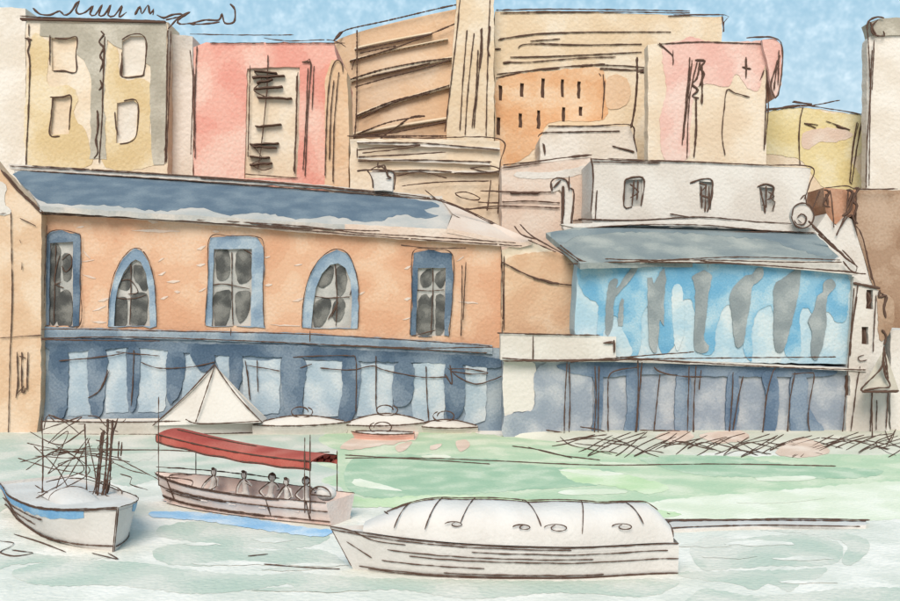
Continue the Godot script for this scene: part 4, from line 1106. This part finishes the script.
func make_left_boat():
	var bow := W(117, 553)
	var st := W(36, 502)
	var mid := (bow + st) * 0.5
	var ax := bow - st
	var t := thing("white_fishing_boat", "white fishing boat with blue gunwale, bow towards us at left", "boat", mid)
	t.rotation.y = atan2(-ax.z, ax.x)
	var L := ax.length() + 0.3
	var hl: Array = hull(t, L, 2.9, 0.75, 1.3, mats.paper_boat, 0.45, 0.8, 0.84, null, 0.0, -1.0, 3.4)
	var near: Array = hl[0]
	var far: Array = hl[1]
	var mb := MB.new()
	for rows in [near, far]:
		mb = MB.new()
		var part := []
		for i in range(0, 30):
			var line := PackedVector3Array()
			for v in [0.04, 0.10, 0.16, 0.22 + 0.08 * jit.get_noise_1d(i * 90.0)]:
				var f: float = v * 8.0
				var q: Vector3 = rows[i][int(f)].lerp(rows[i][int(f) + 1], f - int(f))
				line.append(q + Vector3(0, 0.03 * jit.get_noise_1d(i * 60.0), 0.014 * signf(q.z)))
			part.append(line)
		grid(mb, part, Vector3(0, 0.3, 0))
		put(mb, "gunwale_band", mats.boat_blue, t, true)
	mb = MB.new()
	var rw := []
	for i in 12:
		var x := lerpf(-1.6, 1.3, i / 11.0)
		var line := PackedVector3Array()
		var hh := 0.34 * sin(PI * clampf((x + 1.6) / 2.9, 0.02, 0.98))
		for j in 9:
			var th := PI * j / 8.0
			line.append(Vector3(x, 0.80 + hh * sin(th), cos(th) * 0.62))
		rw.append(line)
	grid(mb, rw, Vector3(0, 0.6, 0))
	var hatch := put(mb, "cabin_top", mats.paper_boat, t, true)
	var r := 1.0 * 28.0 / F
	var hl2 := []
	for i in [0, 5, 11]: hl2.append(rw[i])
	pen3(hatch, hl2, r, Vector3(0.6, 0.3, 0.7), true, "outline")
	var lines := []
	for s in [[0.0, 0.0, 1.0], [0.03, 0.2, 1.0], [0.3, 0.1, 0.7], [0.5, 0.0, 0.6], [0.72, 0.0, 1.0], [0.75, 0.1, 0.8]]: lines.append(along(near, s[0], 0.03, s[1], s[2]))
	for s in [[0.0, 0.3, 1.0], [0.74, 0.5, 1.0]]: lines.append(along(far, s[0], 0.03, s[1], s[2]))
	var stem := PackedVector3Array()
	for j in 8: stem.append(near[32][j] + Vector3(0.03, 0, 0))
	lines.append(stem)
	var st2 := PackedVector3Array()
	for j in 8: st2.append(stem[j] + Vector3(0.02, 0.02, 0.05))
	lines.append(st2)
	lines.append(PackedVector3Array([near[4][0], near[9][4] + Vector3(0, 0, 0.03), near[14][6] + Vector3(0, 0, 0.03)]))
	lines.append(PackedVector3Array([near[0][0], near[6][4] + Vector3(0, 0, 0.03), near[10][6] + Vector3(0, 0, 0.03)]))
	pen3(t, lines, r, Vector3(0.5, 0.3, 0.8).normalized(), true, "pen_line", 0.05)
	# mast, spars and slack rigging: a tangle standing on the deck
	var d := -mid.z
	var turned := thing("boat_rigging", "tangled dark masts, spars and ropes on the white fishing boat", "rigging", W(100, 515, 0.8))
	pen(turned, d + 0.6, [[108, 419, 107, 450, 105, 480, 100, 508], [113, 420, 110, 460, 104, 506], [104, 430, 101, 460, 97, 504]], 1.9, 0.0, "mast")
	pen(turned, d + 0.9, [[102, 432, 98, 470, 95, 505], [118, 418, 112, 440, 110, 480, 106, 498]], 1.4, 0.0, "mast")
	pen(turned, d + 0.7, [[42, 420, 43, 460, 42, 508], [85, 424, 86, 460, 87, 502], [119, 441, 118, 458], [122, 442, 121, 456]], 1.3, 0.0, "spar")
	for q in [[27, 443, 50, 448, 90, 455, 130, 462], [18, 458, 50, 468, 80, 474, 118, 488, 122, 494], [30, 502, 50, 490, 68, 478, 90, 438], [42, 430, 60, 424, 82, 417, 60, 432, 48, 444], [48, 474, 56, 460, 68, 432, 52, 442], [88, 438, 76, 454, 60, 478, 52, 506], [48, 474, 66, 462, 84, 456, 58, 465, 100, 465], [35, 456, 70, 458, 88, 456], [40, 450, 90, 449, 140, 450], [44, 430, 48, 416, 62, 420, 80, 434], [88, 416, 98, 417, 106, 426, 118, 432], [112, 462, 130, 470, 146, 474], [35, 485, 50, 494, 70, 502, 96, 505], [64, 500, 78, 493, 96, 492, 112, 498], [68, 478, 90, 480, 122, 492], [106, 420, 122, 422, 126, 418], [78, 424, 86, 424], [120, 474, 132, 478, 130, 484, 148, 490], [118, 458, 140, 470, 160, 480], [30, 432, 60, 445, 84, 430, 52, 455, 92, 446], [26, 470, 60, 450, 84, 470, 46, 482], [96, 440, 112, 446, 96, 456, 114, 462, 94, 470, 112, 478, 96, 484], [100, 428, 108, 436, 98, 448, 110, 454], [56, 446, 90, 470, 60, 490], [20, 462, 70, 452, 122, 458], [88, 440, 96, 480, 90, 500], [34, 446, 58, 470, 74, 500]]:
		pen(turned, d + rng.randf_range(0.2, 1.2), [q], 0.85, 0.0, "rope")

func seated(bones: Array, cell := 0.03) -> MB:
	# smooth skin round tapered capsules: [ax,ay,az,ra, bx,by,bz,rb]
	var lo := Vector3(9, 9, 9)
	var hi := -lo
	for b in bones:
		for q in [[Vector3(b[0], b[1], b[2]), b[3]], [Vector3(b[4], b[5], b[6]), b[7]]]:
			lo = lo.min(q[0] - Vector3.ONE * (q[1] + 0.08)); hi = hi.max(q[0] + Vector3.ONE * (q[1] + 0.08))
	var n := Vector3i(((hi - lo) / cell).ceil()) + Vector3i.ONE
	var f := PackedFloat32Array()
	f.resize(n.x * n.y * n.z)
	var at := 0
	for k in n.z:
		for j in n.y:
			for i in n.x:
				var p := lo + Vector3(i, j, k) * cell
				var dmin := 1.0
				for b in bones:
					var a := Vector3(b[0], b[1], b[2])
					var ba := Vector3(b[4], b[5], b[6]) - a
					var h := clampf((p - a).dot(ba) / maxf(ba.length_squared(), 1e-6), 0.0, 1.0)
					var dd := (p - a - ba * h).length() - lerpf(b[3], b[7], h)
					var w := maxf(0.04 - absf(dmin - dd), 0.0) / 0.04
					dmin = minf(dmin, dd) - w * w * 0.01
				f[at] = dmin
				at += 1
	var idx := {}
	var verts := PackedVector3Array()
	var st := Vector3i(1, n.x, n.x * n.y)
	for k in n.z - 1:
		for j in n.y - 1:
			for i in n.x - 1:
				var o := i + j * st.y + k * st.z
				var acc := Vector3.ZERO
				var cnt := 0
				for e in [[0, 1], [2, 3], [4, 5], [6, 7], [0, 2], [1, 3], [4, 6], [5, 7], [0, 4], [1, 5], [2, 6], [3, 7]]:
					var ca := Vector3(e[0] & 1, (e[0] >> 1) & 1, (e[0] >> 2) & 1)
					var cb := Vector3(e[1] & 1, (e[1] >> 1) & 1, (e[1] >> 2) & 1)
					var fa := f[o + int(ca.x) + int(ca.y) * st.y + int(ca.z) * st.z]
					var fb := f[o + int(cb.x) + int(cb.y) * st.y + int(cb.z) * st.z]
					if (fa < 0) != (fb < 0):
						acc += ca.lerp(cb, fa / (fa - fb)); cnt += 1
				if cnt:
					idx[o] = verts.size()
					verts.append(lo + (Vector3(i, j, k) + acc / cnt) * cell)
	var mb := MB.new()
	var tris := []
	for k in range(1, n.z - 1):
		for j in range(1, n.y - 1):
			for i in range(1, n.x - 1):
				var o := i + j * st.y + k * st.z
				for ax in 3:
					if (f[o] < 0) == (f[o + st[ax]] < 0): continue
					var u: int = st[(ax + 1) % 3]
					var v: int = st[(ax + 2) % 3]
					var q := [idx[o], idx[o - u], idx[o - u - v], idx[o - v]]
					var s := Vector3.ZERO
					s[ax] = 1.0 if f[o] < 0 else -1.0
					tris.append([q[0], q[1], q[2], s]); tris.append([q[0], q[2], q[3], s])
	var nn := PackedVector3Array()
	nn.resize(verts.size())
	for t in tris:
		var g: Vector3 = (verts[t[1]] - verts[t[0]]).cross(verts[t[2]] - verts[t[0]])
		if g.dot(t[3]) < 0: g = -g
		for k in 3: nn[t[k]] += g
	for t in tris: mb.tri(verts[t[0]], verts[t[1]], verts[t[2]], nn[t[0]].normalized(), nn[t[1]].normalized(), nn[t[2]].normalized())
	return mb

func make_person(label: String, at: Vector3, turn: float, lean: float, arm: float) -> Node3D:
	var t := thing("person", label, "person", at, "passengers in the boat with the red awning")
	t.rotation.y = turn
	# seated, facing +z; origin at the seat
	var hx := lean * 0.16
	var bones := [
		[0, 0.08, 0, 0.11, hx * 0.4, 0.28, 0, 0.085], [hx * 0.4, 0.28, 0, 0.085, hx * 0.8, 0.46, 0, 0.10], [-0.14 + hx * 0.8, 0.50, 0, 0.05, 0.14 + hx * 0.8, 0.50, 0, 0.05],
		[hx * 0.8, 0.52, 0, 0.045, hx, 0.62, 0.01, 0.045], [hx, 0.76, 0.02, 0.095, hx, 0.69, 0.03, 0.078], [hx, 0.725, 0.11, 0.015, hx, 0.70, 0.13, 0.02],
		[-0.17 + hx * 0.8, 0.49, 0, 0.045, -0.30 - arm * 0.06, 0.28, 0.04, 0.036], [-0.30 - arm * 0.06, 0.28, 0.04, 0.036, -0.20 + arm * 0.1, 0.16, 0.26, 0.03],
		[0.17 + hx * 0.8, 0.49, 0, 0.045, 0.30, 0.28 + arm * 0.2, 0.04, 0.036], [0.30, 0.28 + arm * 0.2, 0.04, 0.036, 0.22 + arm * 0.12, 0.16 + arm * 0.6, 0.24, 0.03],
		[-0.08, 0.07, 0.02, 0.08, -0.12, 0.06, 0.40, 0.06], [0.08, 0.07, 0.02, 0.08, 0.12, 0.06, 0.40, 0.06],
		[-0.12, 0.06, 0.40, 0.058, -0.12, -0.32, 0.42, 0.042], [0.12, 0.06, 0.40, 0.058, 0.12, -0.32, 0.42, 0.042], [-0.12, -0.35, 0.42, 0.038, -0.12, -0.37, 0.54, 0.034], [0.12, -0.35, 0.42, 0.038, 0.12, -0.37, 0.54, 0.034]]
	put(seated(bones), "body", mats.paper_boat, t, true)
	var r := 0.95 * 31.0 / F
	var head := PackedVector3Array()
	for k in 17:
		var an := TAU * k / 13.0 + lean
		head.append(Vector3(hx + cos(an) * 0.115, 0.735 + sin(an) * 0.135, 0.05 + 0.02 * sin(an * 2.0)))
	var curl := PackedVector3Array()
	for k in 15: curl.append(Vector3(hx + cos(k * 0.62 + arm) * (0.02 + 0.004 * k), 0.825 + sin(k * 0.62 + arm) * (0.012 + 0.002 * k), 0.10))
	pen3(t, [head, curl], r, Vector3(0, 0, 1), true, "hair", -1.0)
	pen3(t, [PackedVector3Array([Vector3(hx - 0.05, 0.745, 0.12), Vector3(hx - 0.02, 0.75, 0.125)]), PackedVector3Array([Vector3(hx + 0.03, 0.75, 0.125), Vector3(hx + 0.06, 0.745, 0.12)]), PackedVector3Array([Vector3(hx - 0.03, 0.655, 0.125), Vector3(hx + 0.03, 0.652, 0.125)])], r * 0.4, Vector3(0, 0, 1), true, "face", -1.0)
	var s := hx * 0.8
	pen3(t, [PackedVector3Array([Vector3(hx - 0.05, 0.58, 0.05), Vector3(s - 0.17, 0.50, 0.07), Vector3(-0.32 - arm * 0.06, 0.28, 0.09), Vector3(-0.2 + arm * 0.1, 0.16, 0.3)]), PackedVector3Array([Vector3(hx + 0.04, 0.58, 0.05), Vector3(s + 0.17, 0.50, 0.07), Vector3(0.32, 0.28 + arm * 0.2, 0.09), Vector3(0.22 + arm * 0.12, 0.16 + arm * 0.6, 0.28)])], r, Vector3(0, 0, 1), true, "pen_line", -1.0)
	return t

func make_passenger_boat():
	var bow := W(150, 506)
	var st := W(334, 529)
	var mid := (bow + st) * 0.5 + Vector3(0, 0, -0.9)
	var ax := bow - st
	var t := thing("passenger_boat", "open passenger boat with red awning and seated people", "boat", mid)
	t.rotation.y = atan2(-ax.z, ax.x)
	var L := ax.length() + 0.25
	var hl: Array = hull(t, L, 2.0, 0.72, 0.98, mats.blush, 0.6, 0.8, 0.7, mats.boat_blue, 6, 0.06)
	var near: Array = hl[1]
	var far: Array = hl[0]
	if (t.transform.basis * Vector3(0, 0, 1)).z > 0:
		near = hl[0]; far = hl[1]
	var r := 0.95 * 31.0 / F
	var zs := signf(near[10][0].z)
	var lines := []
	for s in [[0.0, 0.0, 1.0], [0.04, 0.2, 1.0], [0.28, 0.0, 0.9], [0.33, 0.5, 1.0], [0.6, 0.0, 1.0], [0.64, 0.3, 1.0], [0.4, 0.6, 0.95]]: lines.append(along(near, s[0], 0.03, s[1], s[2]))
	lines.append(along(far, 0.0, 0.03, 0.0, 1.0))
	lines.append(along(far, 0.0, 0.03, 0.4, 1.0, 0.18))
	for i in [3, 9, 28]: lines.append(PackedVector3Array([near[i][0] + Vector3(0, 0, 0.03 * zs), near[i][3] + Vector3(0, 0, 0.03 * zs), near[i][5] + Vector3(0, 0, 0.03 * zs)]))
	lines.append(PackedVector3Array([near[27][0], Vector3(near[29][0].x, near[29][0].y, 0), far[27][0]]))
	lines.append(PackedVector3Array([near[22][0], near[24][0] + Vector3(0, 0.05, -0.4 * zs), near[29][0]]))
	pen3(t, lines, r, (t.transform.basis.inverse() * Vector3(0, 0.2, 1)).normalized(), true, "pen_line", 0.0)
	# benches
	for i in [5, 10, 15, 20]:
		var bm := MB.new()
		var a: Vector3 = near[i][0]
		var b: Vector3 = far[i][0]
		box(bm, Vector3(a.x - 0.14, 0.38, a.z * 0.86), Vector3(a.x + 0.14, 0.43, b.z * 0.86))
		put(bm, "bench", mats.blush, t, true)
	# awning: sagging arched sheet on posts
	var rows := []
	var x0 := -L * 0.5 + 0.62
	var x1 := L * 0.5 - 0.75
	for i in 25:
		var u := i / 24.0
		var x := lerpf(x0, x1, u)
		var line := PackedVector3Array()
		var base := 1.98 - 0.12 * sin(PI * u) + 0.46 * u
		for j in 9:
			var w := j / 8.0 * 2.0 - 1.0
			line.append(Vector3(x, base + 0.12 * (1.0 - w * w), w * 0.75))
		line.append(Vector3(x, base - 0.26 + 0.02 * sin(u * 30.0), 0.75))
		var pre := PackedVector3Array([Vector3(x, base - 0.26 + 0.02 * sin(u * 26.0), -0.75)])
		pre.append_array(line)
		rows.append(pre)
	var mb := MB.new()
	grid(mb, rows, Vector3(0, -8.0, 0))
	var under := []
	for rr in rows:
		var l2 := PackedVector3Array()
		for q in rr: l2.append(Vector3(q.x, q.y - 0.03, q.z * 0.985))
		under.append(l2)
	grid(mb, under, Vector3(0, 30.0, 0))
	var aw := put(mb, "awning", mats.red, t, true)
	var edges := []
	var nj := 10 if zs > 0 else 0
	var ni := 9 if zs > 0 else 1
	var fi := 1 if zs > 0 else 9
	for j in [nj, ni, 5]:
		var l := PackedVector3Array()
		for i in range(0 if j != 5 else 10, 25 if j != 5 else 24): l.append(rows[i][j] + Vector3(0, 0.02, 0.02 * zs))
		edges.append(l)
	for i in [0, 24]: edges.append(PackedVector3Array([rows[i][ni], rows[i][nj]]))
	pen3(aw, edges, r, (t.transform.basis.inverse() * Vector3(0, 0.3, 1)).normalized(), true, "hem", -1.0)
	for q in [[x1 - 0.25, 0.95, 3.75], [x0 + 0.12, 0.6, 2.75], [x0 - 0.08, 0.6, 2.85]]:
		pen3(t, [PackedVector3Array([Vector3(q[0], q[1] - 0.2, near[10][0].z * 0.9), Vector3(q[0] + 0.01, (q[1] + q[2]) * 0.5, near[10][0].z * 0.9), Vector3(q[0], q[2], near[10][0].z * 0.9)])], r * 1.15, Vector3(0, 0, zs), true, "post", -1.0)
	for q in [[x1 - 0.3, 0.7, 2.3], [x0 + 0.1, 0.6, 2.1]]:
		pen3(t, [PackedVector3Array([Vector3(q[0], q[1] - 0.2, far[10][0].z * 0.9), Vector3(q[0], q[2], far[10][0].z * 0.9)])], r, Vector3(0, 0, zs), true, "post", -1.0)
	# outboard motor hood at the stern
	var om := MB.new()
	var orow := []
	for i in 9:
		var ph := PI * i / 8.0
		var line := PackedVector3Array()
		for j in 13:
			var th := TAU * j / 12.0
			line.append(Vector3(-L * 0.5 + 0.35 + 0.34 * sin(ph) * cos(th), 0.95 + 0.24 * cos(ph), 0.3 * zs + 0.28 * sin(ph) * sin(th)))
		orow.append(line)
	grid(om, orow, Vector3(-L * 0.5 + 0.35, 0.95, 0.3 * zs))
	var mot := put(om, "engine_hood", mats.paper_boat, t, true)
	var arc := PackedVector3Array()
	for k in 13: arc.append(Vector3(-L * 0.5 + 0.35 + 0.38 * cos(PI * k / 12.0), 0.93 + 0.28 * sin(PI * k / 12.0), 0.3 * zs + 0.3 * zs))
	pen3(mot, [arc, PackedVector3Array([arc[12], arc[0]])], r, Vector3(0, 0, zs), true, "outline", -1.0)
	# passengers
	var who := [[212, 480, "person leaning low near the bow under the red awning", 0.9, 0.0], [246, 486, "person with raised left shoulder, second from the bow", -0.3, 0.6], [270, 487, "person with tilted head in the middle of the boat", 0.5, 0.3], [287, 492, "person sitting upright, second from the stern", 0.1, 0.0], [306, 494, "person with dark hair nearest the stern post", 0.0, 0.4]]
	var inv := t.transform.affine_inverse()
	for w in who:
		var p := W(w[0], w[1] + 30, 0.43)
		var q := inv * p
		q.z = 0.15 * zs if int(w[0]) % 2 else -0.25 * zs
		# slide along the boat so that the head falls where it is seen
		var want: float = (w[0] - CX) / F
		for it in 6:
			var g := t.transform * q
			q.x += (g.x - want * -g.z) * (1.0 if t.transform.basis.x.x < 0 else -1.0)
		q.y = 0.43
		make_person(w[2], t.transform * q, rng.randf_range(-0.8, 0.8), w[3], w[4])

func small_boat(called: String, label: String, x0: float, x1: float, row: float, h: float, hump: float, m: Material, flip := false, group := "") -> Node3D:
	var p := W((x0 + x1) * 0.5, row)
	var t := thing(called, label, "boat", p + Vector3(0, 0, -0.5), group)
	t.rotation.y = PI if flip else 0.0
	var L := (x1 - x0) / F * -p.z
	var hl: Array = hull(t, L, 1.4, h, h * 1.45, m, 0.35, 0.6)
	var near: Array = hl[1] if flip else hl[0]
	var zs := -1.0 if flip else 1.0
	var mb := MB.new()
	var rows := []
	for i in 15:
		var u := lerpf(0.02, 0.93, i / 14.0)
		var k := u * 32.0
		var a: Vector3 = near[int(k)][0].lerp(near[int(k) + 1][0], k - int(k))
		var hh := maxf(0.02, hump * sin(PI * clampf(u * 1.04, 0.01, 0.99)))
		var line := PackedVector3Array()
		for j in 9: line.append(Vector3(a.x, a.y + hh * sin(PI * j / 8.0), a.z * cos(PI * j / 8.0)))
		rows.append(line)
	grid(mb, rows, Vector3(0, 0.1, 0))
	var c := put(mb, "cover", mats.paper, t, true)
	var r := 0.9 * -p.z / F
	pen3(t, [along(near, 0.0, 0.03), along(near, 0.72, 0.03, 0.05, 0.97)], r, Vector3(0, 0, zs), true)
	var top := PackedVector3Array()
	for i in 15: top.append(rows[i][3] + Vector3(0, 0.03, 0.02 * zs))
	var loop := PackedVector3Array()
	for k in 14:
		var an := TAU * k / 11.0
		loop.append(rows[7][3] + Vector3(cos(an) * 0.5 + k * 0.02, 0.2 + sin(an) * 0.28, 0.12 * zs))
	pen3(c, [top, loop], r, Vector3(0, 0, zs), true, "cord", 0.0)
	return t

func make_moored():
	# white boat with a peaked tent in front of the orange hall
	var p := W(150, 434)
	var t := thing("tented_boat", "long white boat under a tall peaked white tent by the blue shutters", "boat", p + Vector3(0, 0, -0.3))
	var L := 216.0 / F * -p.z
	var hl: Array = hull(t, L, 1.5, 0.62, 0.85, mats.paper, 0.5, 0.5)
	var near: Array = hl[0]
	var sx := func(px: float) -> float: return (px - 150.0) / F * -p.z
	var mb := MB.new()
	var ap := Vector3(sx.call(214.0), (434.0 - 366.0) / F * -p.z, 0)
	var cs := [Vector3(sx.call(156.0), 0.5, 0.8), Vector3(sx.call(263.0), 0.66, 0.8), Vector3(sx.call(263.0), 0.66, -0.9), Vector3(sx.call(156.0), 0.5, -0.9)]
	for i in 4:
		var a: Vector3 = cs[i]
		var b: Vector3 = cs[(i + 1) % 4]
		var n := (b - a).cross(ap - a).normalized()
		if n.dot((a + b) * 0.5 - Vector3(ap.x, 0.6, 0)) < 0: n = -n
		# slightly hollow panels, as canvas hangs
		var prev_a := a
		var prev_b := b
		for k in range(1, 7):
			var f := k / 6.0
			var sag := -n * 0.10 * sin(PI * f)
			var na := a.lerp(ap, f) + sag
			var nb := b.lerp(ap, f) + sag
			mb.quad(prev_a, prev_b, nb, na, n)
			prev_a = na; prev_b = nb
	var tent := put(mb, "tent", mats.paper, t, true)
	var r := 0.9 * 50.0 / F
	pen3(tent, [PackedVector3Array([ap + Vector3(0, 0.1, 0.1), ap.lerp(cs[0], 0.5) + Vector3(0.1, 0, 0.15), cs[0] + Vector3(0, 0, 0.1)]), PackedVector3Array([ap + Vector3(0, 0.05, 0.1), ap.lerp(cs[1], 0.5) + Vector3(-0.1, 0, 0.15), cs[1] + Vector3(0.1, 0, 0.1)]), PackedVector3Array([ap + Vector3(0, 0, 0.1), ap.lerp(Vector3(sx.call(199.0), 0.7, 0.9), 0.6) + Vector3(0, 0, 0.1), Vector3(sx.call(199.0), 0.7, 0.95)]), PackedVector3Array([Vector3(sx.call(189.0), 0.85, 0.95), Vector3(sx.call(205.0), 0.62, 0.95), Vector3(sx.call(262.0), 0.75, 0.95)])], r, Vector3(0, 0, 1), true, "ropes", 0.0)
	pen3(t, [along(near, 0.0, 0.03, 0.0, 1.0), along(near, 0.72, 0.03, 0.0, 1.0), PackedVector3Array([near[2][0], Vector3(sx.call(48.0), 1.0, 0.2), Vector3(sx.call(60.0), 0.8, 0.4), near[6][0]])], r, Vector3(0, 0, 1), true)
	small_boat("moored_dinghy", "low white covered dinghy with coiled cord, right of the peaked tent", 252, 350, 434.5, 0.42, 0.5, mats.paper, false, "white boats moored along the hall")
	small_boat("moored_dinghy", "white covered dinghy with red-tipped neighbour in front, below the shutters", 342, 430, 433.5, 0.38, 0.6, mats.paper, false, "white boats moored along the hall")
	small_boat("moored_dinghy", "flat white dinghy under an arched cord, nearest the hall corner", 412, 478, 433.0, 0.24, 0.4, mats.paper, true, "white boats moored along the hall")
	small_boat("red_rowing_boat", "small low pinkish red boat afloat in front of the dinghies", 350, 414, 440.0, 0.26, 0.10, mats.pink, true)
	# long thin pole afloat, right of the launch
	var pl := thing("floating_boom", "long thin pale boom lying on the water right of the launch", "boom", W(760, 523))
	var mbp := MB.new()
	var pts := [[656, 520, 656, 529], [690, 520, 690, 528.5], [730, 519.5, 730, 526.5], [780, 519, 780, 525.5], [830, 519.5, 830, 526], [866, 521, 866, 525]]
	for i in pts.size() - 1:
		var a := W(pts[i][0], pts[i][1], 0.1)
		var b := W(pts[i + 1][0], pts[i + 1][1], 0.1)
		var c := W(pts[i + 1][2], pts[i + 1][3], 0.1)
		var e := W(pts[i][2], pts[i][3], 0.1)
		mbp.quad(a, b, c, e, Vector3.UP)
		mbp.quad(e, c, c + Vector3(0, -0.2, 0), e + Vector3(0, -0.2, 0), Vector3(0, 0, 1))
		mbp.quad(a, b, b + Vector3(0, -0.2, 0), a + Vector3(0, -0.2, 0), Vector3(0, 0, -1))
	put(mbp, "plank", mats.paper_boat, pl)
	var bl := []
	for s in [[656, 519.5, 690, 519.5, 740, 519.5, 780, 518.5, 830, 519, 870, 520], [660, 521, 760, 520, 866, 521], [656, 529, 672, 528, 700, 526.5, 760, 525, 800, 525.5, 860, 526.5], [657, 528, 664, 524, 671, 521]]:
		var q3 := PackedVector3Array()
		for q in curve(V(s), false, 4.0): q3.append(W(q.x, q.y, 0.13))
		bl.append(q3)
	pen3(pl, bl, 0.95 * 30.0 / F, Vector3(0, 0.35, 1).normalized(), false, "edge", 0.05)

func _ready():
	rng.seed = 7
	jit.seed = 3
	jit.frequency = 0.012
	jit.fractal_octaves = 3
	make_air()
	make_materials()
	print("materials ", Time.get_ticks_msec())
	make_setting()
	make_town()
	make_left_hall()
	make_right_hall()
	print("buildings ", Time.get_ticks_msec())
	make_moored()
	make_passenger_boat()
	make_left_boat()
	make_launch()
	print("done ", Time.get_ticks_msec())
